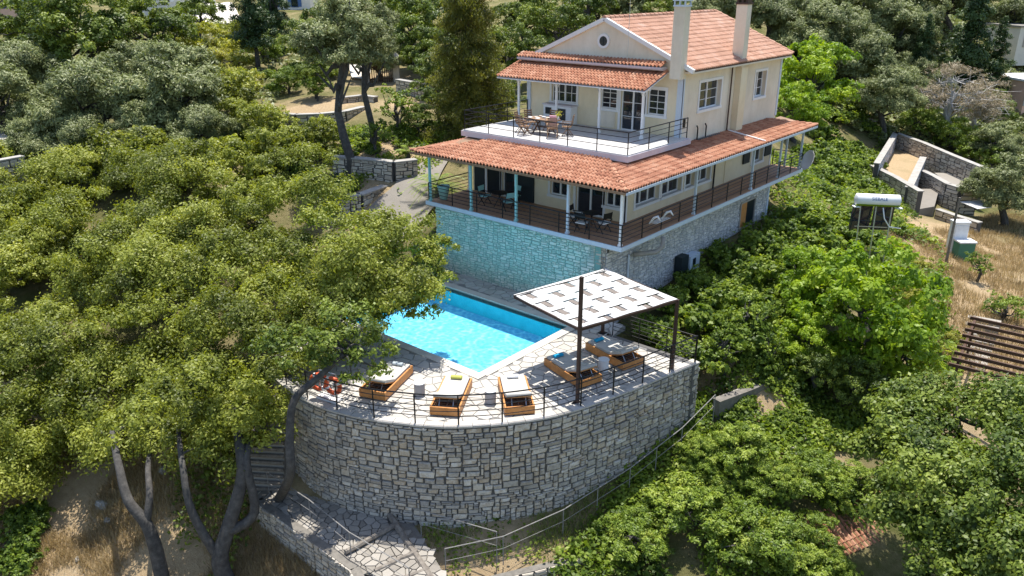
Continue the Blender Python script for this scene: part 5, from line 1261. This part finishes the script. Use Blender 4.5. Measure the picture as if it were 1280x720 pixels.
# rocks on the dry slope
RR=np.random.default_rng(8)
def rock(px,py,s,label,mat='concrete'):
    p=gpt(px,py);m=MB();n=7;vs=[];
    for k,(z,rr) in enumerate(((-.3,.9),(.1,1.),(.4,.75),(.55,.35))):
        for i in range(n):
            a=2*math.pi*i/n;q=rr*s*RR.uniform(.8,1.2);vs.append((p.x+q*math.cos(a),p.y+q*math.sin(a)*.7,p.z+z*s*RR.uniform(.8,1.2)))
    fs=[(k*n+i,k*n+(i+1)%n,(k+1)*n+(i+1)%n,(k+1)*n+i) for k in range(3) for i in range(n)]+[tuple(3*n+i for i in range(n))];m.add(vs,fs)
    single(m,'rock',mat,label,'rock','rocks on the slopes')
for a in((128,636,.38,'larger pale rock lying on the dry grass slope left of the trunks'),(135,652,.22,'small pale rock just below the larger one on the dry slope'),(97,700,.15,'small white stone low on the dry grass slope'),(993,572,.4,'pale rock among the bushes right of the curved wall'),(1010,555,.25,'small rock in the bare patch right of the curved wall'),(205,590,.3,'grey rock between the two trunks under the big tree'),(1215,420,.3,'pale rock beside the pergola steps')):rock(*a)

# ------------------------------------------------------------------ vegetation
# the big trees in the left foreground: lobes given as (px,py,distance,radius)
def bigtree(name,label,cat,root,lobes,mat,dens,L_,W_,seed,trunks,tr=.3,pf=.42,npuff=15,fill=.6,spiky=.35,limbs=12,barkm='bark',flat=.8):
    rng=np.random.default_rng(seed);lb=[]
    for l in lobes:
        q=atd(*l[:3]);r=l[3];lb.append((q.x,q.y,q.z,r,r,r*flat))
    base=Vector(root);t=thing(name,label,cat,base)
    V,tn=puffs(rng,lb,dens,L_,W_,pf=pf,npuff=npuff,fill=fill,spiky=spiky)
    o=bpy.data.objects.new('crown',mesh_quads('crown',V-np.array(base),tn,mat));COL.objects.link(o);o.parent=t
    m=MB();ends=[]
    for pts,r0,r1 in trunks:
        P=[Vector(p) for p in pts];S=catm3(P);n=len(S);m.tube(S,[r0+(r1-r0)*i/(n-1) for i in range(n)],9,tone=.5);ends.append((S[-1],r1));ends.append((S[int(n*.7)],r1))
    for i,l in enumerate(sorted(lb,key=lambda l:min((q[0]-Vector(l[:3])).length for q in ends))[:limbs]):
        e=Vector(l[:3])+Vector((0,0,.2));s,r1=min(ends,key=lambda q:(q[0]-e).length);md=s.lerp(e,.5)+Vector((0,0,-.1))*(s-e).length+Vector(rng.normal(size=3)*.2)
        S=catm3([s,md,e]);n=len(S);m.tube(S,[r1*.8*(1-.8*k/(n-1)) for k in range(n)],5,tone=.5)
    m.build('trunk',barkm,t,smooth=True);return t
def catm3(P,k=5):
    out=[]
    for i in range(len(P)-1):
        a=P[max(i-1,0)];b=P[i];c=P[i+1];d_=P[min(i+2,len(P)-1)]
        for j in range(k):
            s=j/k;out.append(.5*((2*b)+(c-a)*s+(2*a-5*b+4*c-d_)*s*s+(3*b-a-3*c+d_)*s**3))
    out.append(P[-1]);return out
RG=np.random.default_rng(21)
def dist_for(py):return float(np.interp(py,[150,200,300,400,500,600],[42,38.5,33,30,28.7,28.4]))
def lobgrid(poly,step,r,dj=1.2,rng=RG,dd=0.):
    out=[];xs=[p[0] for p in poly];ys=[p[1] for p in poly];y=min(ys);row=0
    while y<max(ys):
        sc=1.0;x=min(xs)+(row%2)*step*.5
        while x<max(xs):
            px=x+rng.uniform(-.3,.3)*step;py=y+rng.uniform(-.3,.3)*step
            if inpoly([px],[py],poly)[0]:
                d0=dist_for(py)*math.hypot(1,(px-640)/1060)/1.05
                d1=hit(px,py,float(np.interp(py,[180,300,420,500,600],[4.,4.2,3.4,2.3,1.5])))[1];f=min(max((px-300)/120,0),1)
                d_=d0*f+max(d1,d0-1)*(1-f)+rng.uniform(-dj,dj)*1.1+dd*.4;out.append((px,py,d_,r*rng.uniform(.6,1.5)))
        
            x+=step
        y+=step*.62;row+=1
    return out
A=[(-40,240),(60,190),(150,200),(230,260),(250,360),(235,470),(180,560),(100,610),(-40,640)]
la=lobgrid(A,52,1.2)+lobgrid(A,120,1.4,dd=2.2)
_,DA,_=hit(205,735);rootA=gpt(205,735)
def na(px,py,k):return atd(px,py,DA+k)
la+=[(165,525,DA+3.2,.8),(195,540,DA+3.,.6)]
bigtree('carob_tree','huge light green leafy tree with pale forked trunk filling the left edge','tree',rootA,la,'leaf_main',62,.15,.075,31,
 [([rootA+Vector((0,0,-.3)),na(196,690,.1),na(183,655,.3),na(160,625,.8),na(148,580,1.8),na(140,540,3.4)],.28,.10),([na(183,655,.3),na(187,620,.6),na(185,585,1.6),na(190,550,3.2)],.15,.07)],limbs=10)
B=[(150,200),(300,170),(375,190),(405,240),(430,275),(500,290),(550,345),(545,385),(500,390),(470,420),(430,440),(380,500),(330,560),(250,580),(200,540),(235,470),(250,360),(230,260)]
lb_=lobgrid(B,50,1.15)+lobgrid(B,120,1.3,dd=2.2)
lb_+=[(470,300,31,1.3),(440,330,29.5,1.3),(540,330,30.5,.7),(535,370,29.5,.6),(500,390,29,.7),(470,410,28.3,.6),(500,300,31.5,1.2),(520,360,30,.9),(480,370,29.6,1.0),(450,390,29,.9),(420,400,28,1.0),(548,312,31.5,.8),(556,352,30,.6),(520,320,31,.9),(530,345,30.5,.8),(505,375,29.5,.75),(470,330,30.5,1.1),(330,540,26,1.0),(300,520,26.2,1.1),(160,535,24.2,.8),(185,520,24.4,.7),(270,560,26,.9),(540,392,29,.4),(520,398,28.8,.4),(215,500,26,1.)]
_,DB,_=hit(288,735);rootB=gpt(288,735)
def nb(px,py,k):return atd(px,py,DB+k)
lb_+=[(225,540,DB+3,.8),(260,520,DB+2.6,.9),(345,510,DB+2.2,.7),(300,485,DB+2,1.0),(240,480,DB+2.4,1.1),(350,470,DB+2.2,.9)]
bigtree('carob_tree','broad light green tree in the middle left overhanging the pool','tree',rootB,lb_,'leaf_main',62,.15,.075,33,
 [([rootB+Vector((0,0,-.3)),nb(275,700,.1),nb(285,660,.2),nb(302,600,.4),nb(300,560,.9),nb(292,510,3.)],.34,.13),([nb(285,665,.15),nb(318,640,.1),nb(308,570,.6),nb(330,520,2.6),nb(400,410,4.6)],.2,.07),([nb(275,700,.1),nb(240,640,.6),nb(228,580,1.4),nb(222,530,3.4)],.18,.07)],limbs=12)
lc=[(430,455,25.0,.7),(455,440,25.3,.7),(405,445,25,.7),(470,465,24.9,.45),(440,475,24.7,.45),(385,430,25.2,.7),(485,440,25.4,.4),(415,425,25.3,.8),(350,440,25.5,.9),(455,415,25.8,.7),(430,395,26.2,.8)]
bigtree('carob_tree','slender dark leaning tree in front of the left end of the curved wall','tree',gpt(350,622),lc,'leaf_oak',60,.15,.08,35,
 [([gpt(345,624)+Vector((0,0,-.2)),atd(362,595,24.3),atd(362,545,24.4),atd(368,500,24.6),atd(400,470,24.8),atd(432,440,25.2)],.19,.09)],limbs=9,fill=.7,npuff=14)
# undergrowth below the big trees
# background and middle trees: (kind, px, py, rpx, label, kwargs)
T=[
('oak',188,40,52,'dense bright and dark green tree at the top left, its right half',dict(sz=.9)),
('oak',105,45,58,'dense dark green tree at the top left beside the pink house',dict(seed=2)),
('olive',30,95,46,'greyish olive tree at the left edge below the pink house',dict(seed=2)),
('olive',215,120,68,'wide silvery olive tree above the big light green tree',{}),
('olive',120,130,62,'wide silvery olive tree left of its larger neighbour',dict(seed=2)),
('olive',60,165,40,'small silvery olive tree near the left edge wall',{}),
('olive',165,90,40,'silvery olive crown rising behind the two wide olives',dict(seed=2)),
('yellow',255,60,36,'yellow green feathery shrub below the pale road',{}),
('yellow',225,75,30,'yellow green shrub left of the palm like plant',dict(seed=2)),
('yellow',290,75,30,'yellow green shrub right below the pale road',dict(seed=2)),
('yellow',300,105,26,'yellow green shrub above the round bush',{}),
('juniper',330,60,26,'dark green shrub with drooping leaves by the white pillar',{}),
('juniper',358,102,23,'round clipped bright green bush on the earth terrace',dict(seed=2,hc=1.0)),
('main',330,160,38,'light green shrub mass below the round earth terrace',{}),
('main',400,175,34,'light green shrub left of the vegetable bed',dict(seed=2)),
('main',360,190,42,'light green shrub joining the big tree from behind',{}),
('olive',425,50,58,'large grey green tree with thick dark trunk above the garden',dict(hc=7.5)),
('olive',470,70,34,'grey green side crown right of the thick dark trunk',dict(seed=2)),
('main',285,120,40,'light green shrub mass between the olive and the round bush',dict(seed=2)),
('olive',40,190,40,'low silvery olive tree between the shed and the big tree',{}),
('olive',110,180,44,'low silvery olive tree in the gap above the big tree, left one',dict(seed=2)),
('olive',185,170,46,'low silvery olive tree in the gap above the big tree, middle one',{}),
('olive',250,165,42,'low silvery olive tree in the gap above the big tree, right one',dict(seed=2)),
('main',300,150,34,'yellow green shrub right of the low olives',{}),
('deep',395,50,40,'dark oak left of the tall grey green tree',dict(seed=2)),
('olive',455,35,42,'grey green crown right of the tall trunk, reaching the top edge',dict(hc=7.)),
('deep',535,65,34,'dark oak right behind the gate wall',{}),
('deep',550,130,26,'dark round oak between the gate wall and the pine foot',dict(seed=2)),
('oak',522,150,20,'small oak below the gate wall',{}),
('juniper',395,110,18,'round green shrub left of the thick dark trunk',dict(seed=2,hc=1.)),
('fruit',470,165,24,'small leafy shrub tree left of the white trunk fruit tree',dict(seed=2)),
('oak',250,20,30,'mid green oak below the white pillars',{}),
('oak',30,40,40,'mid green oak in front of the pink house corner',dict(seed=2)),
('oak',395,95,26,'shaded oak left of the thick dark trunk',{}),
('main',300,45,26,'light green shrub at the road end',{}),
('olive',-5,130,50,'olive tree cut by the left edge above the shed',{}),
('fruit',497,130,34,'small fruit tree with white painted trunk in the garden bed',{}),
('cypress',312,0,30,'dark cypress beside the pale road at the top',{}),
('cypress',338,-4,26,'dark cypress right of its twin beside the pale road',{}),
('deep',520,40,46,'dark green oak behind the wooden gate',{}),
('deep',490,15,40,'dark green oak at the top edge above the gate',dict(seed=2)),
('oak',560,15,40,'oak at the top edge behind the tall pine',{}),
('oak',632,70,42,'mid green oak left of the villa awning',dict(seed=2)),
('oak',655,25,40,'mid green oak at the top behind the villa gable',{}),
('deep',610,120,38,'dark oak behind the upper terrace railing',{}),
('deep',545,95,34,'dark bushy oak left of the tall pine',dict(seed=2)),
('deep',695,35,42,'dark oak directly behind the villa gable',dict(seed=2)),
('oak',735,8,36,'oak rising behind the gable peak',{}),
('olive',785,5,34,'grey green tree behind the villa roof ridge',{}),
('deep',830,8,34,'dark tree behind the chimneys',dict(seed=2)),
('olive',895,8,34,'olive tree behind the rear chimney',dict(seed=2)),
('olive',960,12,44,'olive tree on the hillside just right of the villa roof',{}),
('olive',1010,42,46,'olive tree on the hillside behind the bright green tree',dict(seed=2)),
('olive',1070,15,46,'olive tree at the top of the hillside',{}),
('olive',1065,70,46,'silvery olive in the middle of the hillside',dict(seed=2)),
('olive',1120,45,40,'olive tree left of the slim cypress',{}),
('olive',1130,5,38,'olive tree at the top edge left of the tall cypress',dict(seed=2)),
('olive',1190,-5,40,'olive tree at the top edge behind the tall cypress',{}),
('olive',1108,120,38,'olive tree with dark bent trunk above the terraced plot',dict(seed=2,hc=3.8)),
('olive',1270,12,34,'olive tree at the top right corner',{}),
('lime',1015,100,48,'bright green broad leaved tree touching the villa corner',{}),
('lime',995,140,34,'bright green tree low behind the villa side',dict(seed=2)),
('lime',1040,60,24,'small bright green crown at the foot of the olive hillside',dict(seed=2)),
('cypress',1213,48,36,'tall dark cypress at the top right',dict(sz=1.0)),
('cypress',1245,80,22,'dark cypress right of the tall one',dict(seed=2)),
('cypress',1152,75,20,'slim dark cypress left of the bare grey tree',dict(seed=2,sz=1.1)),
('bare',1195,118,48,'half bare grey branched tree below the tall cypress',{}),
('bare',1225,135,34,'bare grey tree at the right below the cypresses',dict(seed=2)),
('deep',1235,140,28,'dark tree below the bare grey branches',{}),
('juniper',1150,152,26,'bright green shrub left behind the terraced plot wall',{}),
('juniper',1188,168,26,'bright green shrub behind the middle of the plot wall',dict(seed=2)),
('juniper',1222,185,24,'bright green shrub at the right end of the plot wall',{}),
('juniper',1243,200,22,'green shrub right of the plot wall end',dict(seed=2)),
('olive',1262,235,44,'olive tree with dark trunk at the right edge',dict(seed=2,hc=3.)),
('olive',1245,180,28,'small silvery olive above the right edge tree',{}),
('fruit',1225,330,20,'small sparse tree on the dry path at the right',dict(seed=2)),
('fruit',1255,385,30,'round green shrub above the beam pergola',dict(hc=.8)),
('lime',1082,392,82,'big rounded bright green tree, the brightest one right of the pool terrace',dict(seed=2,sz=1.1)),
('lime',1015,355,50,'bright green tree crown leaning on the left of the big bright one',{}),
('lime',1010,420,42,'bright green tree, lower left of the big bright one',{}),
('lime',1130,440,46,'bright green tree, lower right of the big bright one',{}),
('deep',1075,480,44,'dark green tree below the bright group',{}),
('deep',1020,460,36,'dark green tree in the shade left below the bright group',dict(seed=2)),
('fruit',935,395,42,'grey green shrub tree right of the pool terrace corner',{}),
('fruit',905,430,38,'grey green shrub tree over the low wall by the terrace corner',dict(seed=2)),
('fruit',960,425,34,'grey green shrub tree above the low stone wall',dict(seed=2)),
('juniper',925,560,52,'feathery green juniper right of the curved wall',dict(sz=.8)),
('juniper',1015,595,52,'feathery green juniper in the middle of the lower right slope',dict(sz=.8,seed=2)),
('juniper',860,640,72,'large feathery juniper at the bottom centre right',dict(sz=.8)),
('juniper',790,670,60,'large feathery juniper at the bottom nearest the curb wall',dict(sz=.8,seed=2)),
('juniper',945,670,72,'large feathery juniper at the bottom beside the orange roof',dict(sz=.8,seed=2)),
('juniper',1015,665,40,'feathery juniper covering the left edge of the orange roof',dict(sz=.8,seed=2)),
('juniper',1070,600,34,'feathery juniper above the orange roof corner',dict(sz=.8)),
('juniper',1030,600,36,'feathery juniper between the brambles and the big oak',dict(sz=.8,seed=2)),
('juniper',960,600,40,'feathery juniper left of the middle one on the lower slope',dict(sz=.8)),
('juniper',905,600,40,'feathery juniper above the two largest ones',dict(sz=.8,seed=2)),
('juniper',1000,710,50,'feathery juniper cut by the bottom edge beside the orange roof',dict(sz=.8)),
]
for k,px,py,r,lb,kw in T:
    if r:tree(k,px,py,r,lb,**kw)
# big oak at the bottom right
lo_=[]
OR_=np.random.default_rng(6)
OP=[(1100,500),(1180,485),(1300,485),(1330,760),(1150,760),(1120,690),(1110,610),(1085,560),(1090,510)]
xs=1080;
for py in range(445,770,30):
    for px in range(1080,1330,44):
        a=px+OR_.uniform(-12,12);b=py+OR_.uniform(-10,10)
        if inpoly([a],[b],OP)[0]:lo_.append((a,b,float(np.interp(b,[480,580,700,760],[30,25.5,22.5,21.8]))+OR_.uniform(-.8,.8),OR_.uniform(.7,1.15)))
bigtree('oak_tree','big dark leaved oak filling the bottom right corner','tree',gpt(1200,720),lo_,'leaf_oak',75,.15,.10,41,[([gpt(1200,720)+Vector((0,0,-.3)),atd(1200,680,24),atd(1205,600,26),atd(1195,520,28)],.3,.12)],limbs=12,fill=.5,npuff=15,flat=.9)
# palm by the balcony
def palm(label,p,n=26,L_=1.6,seed=1,name='palm_plant'):
    rng=np.random.default_rng(seed);t=thing(name,label,'palm',p);MB().tube([p-Vector((0,0,.2)),p+Vector((0,0,.6))],[.2,.16],8).build('trunk','bark',t);P=[];N=[];V=[]
    for i in range(n):
        a=rng.uniform(0,6.28);e=rng.uniform(.1,1.2);LL=L_*rng.uniform(.8,1.1);d=np.array([math.cos(a),math.sin(a),0])
        for s in np.linspace(.1,1,26):
            c=np.array([0,0,.6])+d*LL*s*math.cos(e*.6)+np.array([0,0,LL*(s*math.sin(e)-s*s*.75)])
            sd=np.cross(d,[0,0,1])
            for q in(-1,1):
                tip=c+sd*q*.26*(1-s*.6)+d*.14+np.array([0,0,-.04]);V+=[c-d*.02,c+d*.02+np.array([0,0,.01]),tip,tip-d*.01]
    V=np.array(V);o=bpy.data.objects.new('fronds',mesh_quads('fronds',V,rng.uniform(.2,.8,len(V)//4),'leaf_juniper'));COL.objects.link(o);o.parent=t
p=Vector((-13.3,2.2,0));p.z=tz1(p.x,p.y);palm('green palm with arching fronds beside the left end of the balcony',p,30,2.0,2)
p=gpt(510,205);palm('small palm at the corner of the garden wall',p,16,1.1,5)
# pine with straight trunk
b=gpt(588,150)
b=Vector(hit(586,168)[0]);b.z=tz1(b.x,b.y)
t=thing('pine_tree','tall feathery pine with straight dark trunk left of the villa terrace','pine tree',b)
rng=np.random.default_rng(12);dd_=math.hypot(b.x-CAM[0],b.y-CAM[1]);Ht=(atd(583,-40,dd_).z-b.z)
m=MB();m.tube([b-Vector((0,0,.3)),b+Vector((0,0,Ht*.5)),b+Vector((.1,0,Ht))],[.2,.16,.08],9);PP=[];NN=[];TT=[]
for i in range(150):
    u=rng.uniform(.03,1.);z=Ht*u;a=rng.uniform(0,6.28);Lb=(3.5*(1-u*.62))*rng.uniform(.6,1.1);d=Vector((math.cos(a),math.sin(a),0))
    s=b+Vector((0,0,z));e=s+d*Lb+Vector((0,0,-.1*Lb-.2));mid=s.lerp(e,.5)+Vector((0,0,.15));m.tube([s,mid,e],[.04,.028,.01],4)
    tone=rng.uniform(.1,.7)
    for k in range(20):
        f=rng.uniform(.15,1);c=(s.lerp(mid,f*2) if f<.5 else mid.lerp(e,f*2-1));nn=26
        q=rng.normal(size=(nn,3))*np.array([.24,.24,.18]);q[:,2]-=.12;PP.append(np.array(c)+q);NN.append(np.tile([0,0,1.],(nn,1)));TT.append(np.full(nn,tone))
V,tn=leaves(rng,np.concatenate(PP),np.concatenate(NN),.24,.05,np.concatenate(TT),droop=.9)
o=bpy.data.objects.new('crown',mesh_quads('crown',V-np.array(b),tn,'leaf_pine'));COL.objects.link(o);o.parent=t
m.build('trunk','bark',t)
# scattered bushes on the slopes
SR=random.Random(17)
MARKS=[((-8,3),'the left end of the villa'),((.5,19),'the far corner of the villa balcony'),((0,10),'the stone side wall of the villa'),((4.5,-1),'the pool terrace corner'),((6.2,3.),'the short grey stone wall')]
def scatter(kind,poly,n,r0,r1,label,group,avoid=()):
    xs=[p[0] for p in poly];ys=[p[1] for p in poly];k=0;tr=0
    while k<n and tr<n*30:
        tr+=1;px=SR.uniform(min(xs),max(xs));py=SR.uniform(min(ys),max(ys))
        if not inpoly([px],[py],poly)[0]:continue
        q,d_,z=hit(px,py)
        if q.x<5.2 and q.y<.5 and q.x>-12:continue
        if -12.4<q.x<.9 and -.5<q.y<20.5:continue
        if inpoly([q.x],[q.y],DECK)[0]:continue
        tree(kind,px,py,SR.uniform(r0,r1),label,seed=SR.choice([1,2]),group=group);k+=1
scatter('vine',[(985,190),(1090,180),(1092,250),(1150,300),(1120,300),(1060,290),(990,260)],34,14,24,'bright green vine covered bush on the slope behind the solar heater','vine bushes right of the villa')
scatter('vine',[(1010,130),(1060,120),(1100,190),(1090,215),(1020,200)],14,14,24,'leafy green bush between the villa corner and the plot walls','bushes by the villa corner')
scatter('bush',[(880,300),(985,270),(1060,290),(1000,330),(900,370),(860,350)],26,16,28,'dark green leafy bush below the villa side wall','bushes below the side wall')
scatter('vine',[(870,510),(960,460),(1080,450),(1080,560),(1020,560),(900,560)],22,14,26,'light green bramble on the slope right of the curved wall','brambles right of the curved wall')
scatter('bush',[(930,300),(1000,290),(1000,470),(930,470)],14,18,28,'mid green bush between the terrace corner and the bright trees','bushes beside the bright trees')
scatter('vine',[(690,660),(780,590),(870,540),(900,580),(820,640),(720,719)],16,10,20,'light green weed bush at the foot of the curved wall on the right','weed bushes below the curved wall')
scatter('vine',[(380,165),(500,172),(515,190),(430,195),(370,190)],14,9,15,'leafy green vegetable plant in the upper garden bed','plants in the upper garden bed')
scatter('vine',[(430,205),(490,208),(500,225),(440,240)],7,9,14,'leafy green plant in the lower garden bed','plants in the lower garden bed')
scatter('vine',[(250,140),(330,150),(400,190),(380,230),(250,180)],12,16,24,'yellow green bush between the olive and the big tree','bushes behind the big tree')
scatter('bush',[(0,560),(70,620),(30,719),(0,719)],6,20,34,'dark bush in the shade at the bottom left edge','dark bushes bottom left')
scatter('bush',[(400,60),(560,60),(560,120),(500,95),(400,110)],10,10,18,'dark shrub around the wooden gate','dark shrubs round the gate')
scatter('bush',[(480,165),(560,140),(575,180),(530,185)],8,10,18,'dark shrub between the pine and the tiled verandah roof','dark shrubs beside the pine')
scatter('bush',[(330,60),(420,70),(420,110),(330,125)],8,10,16,'dark green shrub on the ground behind the round earth terrace','shrubs behind the earth terrace')
scatter('main',[(-20,195),(300,180),(400,235),(330,330),(-20,340)],20,38,56,'light green shrub showing through the gaps of the big left tree crowns','shrubs under the big left trees')
scatter('yellow',[(1100,300),(1180,330),(1200,470),(1160,440)],8,10,18,'pale green weed bush along the dry path','weeds along the dry path')
scatter('juniper',[(830,560),(1060,560),(1060,719),(900,719)],12,24,36,'feathery juniper bush filling the lower right slope','juniper bushes on the lower right slope')
scatter('deep',[(700,15),(760,0),(700,60)],3,20,26,'dark oak filling the gap behind the villa gable','oaks behind the gable')
scatter('olive',[(940,20),(1180,10),(1180,120),(1050,110),(950,60)],14,26,38,'silvery olive tree on the far olive covered hillside','olives on the far hillside')
for (x,y,s,k) in ((1.2,1.0,1.0,'bush'),(2.6,.6,1.1,'bush'),(3.8,1.2,1.1,'vine'),(.6,3.4,.9,'bush'),(2.2,3.0,1.2,'vine'),(4.3,3.2,1.2,'bush'),(.6,6.0,.9,'bush'),(2.4,5.6,1.2,'bush'),(4.2,6.4,1.3,'vine'),(.7,9.0,1.0,'bush'),(2.4,9.2,1.2,'bush'),(1.0,12.0,1.0,'bush'),(3.0,12.2,1.3,'vine'),(1.0,15.,1.,'bush'),(3.2,15.4,1.4,'vine'),(1.4,18,1.2,'bush'),(3.6,19,1.4,'vine'),(5.2,9,1.4,'vine'),(6,14,1.5,'vine')):
    cm,tm,h=proto(k,1+int(x*10)%2);z=tz1(x,y);r=thing('leafy_bush','leafy green bush between the villa side wall and the pool terrace corner','bush',(x,y,z),x*7,'bushes at the foot of the side wall')
    for n_,me in (('trunk',tm),('crown',cm)):
        o=bpy.data.objects.new(n_,me);COL.objects.link(o);o.parent=r;o.location=(0,0,.5);o.scale=(s*.42,)*3
        if n_=='trunk':o.scale=(s*.42,s*.42,.12)
# ground cover, dry grass
def cover(name,poly,n,mat,L_,W_,hgt,label_kind='stuff',seed=1,up=.3,clump=6,spread=.35):
    rng=np.random.default_rng(seed);xs=[p[0] for p in poly];ys=[p[1] for p in poly];P=[]
    q=[hit(*p)[0] for p in poly];X=np.array([a.x for a in q]);Y=np.array([a.y for a in q]);wp=[(a.x,a.y) for a in q]
    x=rng.uniform(X.min(),X.max(),n*3);y=rng.uniform(Y.min(),Y.max(),n*3);k=inpoly(x,y,wp)&~inpoly(x,y,DECK)&~((x>-12.)&(x<-.8)&(y>-.3)&(y<19))&~inpoly(x,y,LP)
    k&=vnoise(x,y,1.7,seed+5)>.32
    x=x[k][:n];y=y[k][:n];t0=vnoise(x,y,.9,seed+3)
    x=np.repeat(x,clump)+rng.normal(size=len(x)*clump)*spread*.5;y=np.repeat(y,clump)+rng.normal(size=len(y)*clump)*spread*.5;t0=np.repeat(t0,clump)
    z=tz(x,y)+rng.uniform(0,1,len(x))*hgt
    P=np.stack([x,y,z],1)
    if hgt<.2:
        # blades
        m=len(P);a=rng.uniform(0,6.28,m);l=rng.uniform(.5,1.2,m)*L_;tilt=rng.uniform(.2,.9,m);d=np.stack([np.cos(a)*tilt,np.sin(a)*tilt,np.ones(m)],1);d=unit(d);s=np.stack([-np.sin(a),np.cos(a),np.zeros(m)],1)*W_
        V=np.stack([P-s,P+s,P+d*l[:,None]+s*.2,P+d*l[:,None]-s*.2],1).reshape(-1,3);t=t0*.5+rng.uniform(0,.5,m)
    else:V,t=leaves(rng,P,np.tile([0,0,.8],(len(P),1)),L_,W_,t0)
    o=bpy.data.objects.new(name,mesh_quads(name,V,t,mat));COL.objects.link(o);o['kind']='stuff'
cover('dry_grass',[(-60,560),(250,520),(340,640),(430,719),(380,900),(-60,900)],9000,'grass_dry',.28,.012,.05,seed=1)
cover('dry_grass',[(1080,290),(1290,240),(1290,480),(1150,470)],5000,'grass_dry',.35,.016,.05,seed=2)
cover('ground_cover',[(850,240),(1110,150),(1180,330),(1200,480),(1090,470),(880,480),(860,370)],5000,'leaf_vine',.26,.17,.5,seed=3)
cover('ground_cover',[(690,719),(860,500),(1110,440),(1200,760),(700,800)],4500,'leaf_vine',.2,.13,.4,seed=4)
cover('ground_cover',[(330,150),(420,160),(560,175),(560,200),(500,250),(330,250)],1300,'leaf_vine',.24,.16,.3,seed=5)
cover('ground_cover',[(-60,20),(420,30),(330,160),(-60,200)],4000,'leaf_olive',.4,.2,.5,seed=6)
cover('ground_cover',[(950,5),(1290,5),(1290,200),(1100,180),(1000,130)],6000,'leaf_olive',.6,.3,.7,seed=7)
cover('ground_cover',[(215,600),(330,470),(340,600),(280,740),(230,740)],400,'leaf_oak',.2,.13,.3,seed=8)
cover('weeds',[(480,640),(700,650),(760,600),(740,700),(560,719)],700,'grass_green',.25,.015,.05,seed=9)
cover('weeds',[(520,640),(700,660),(860,520),(880,540),(740,700),(560,719)],300,'leaf_vine',.14,.1,.25,seed=10)
# nobody left at the wrong level
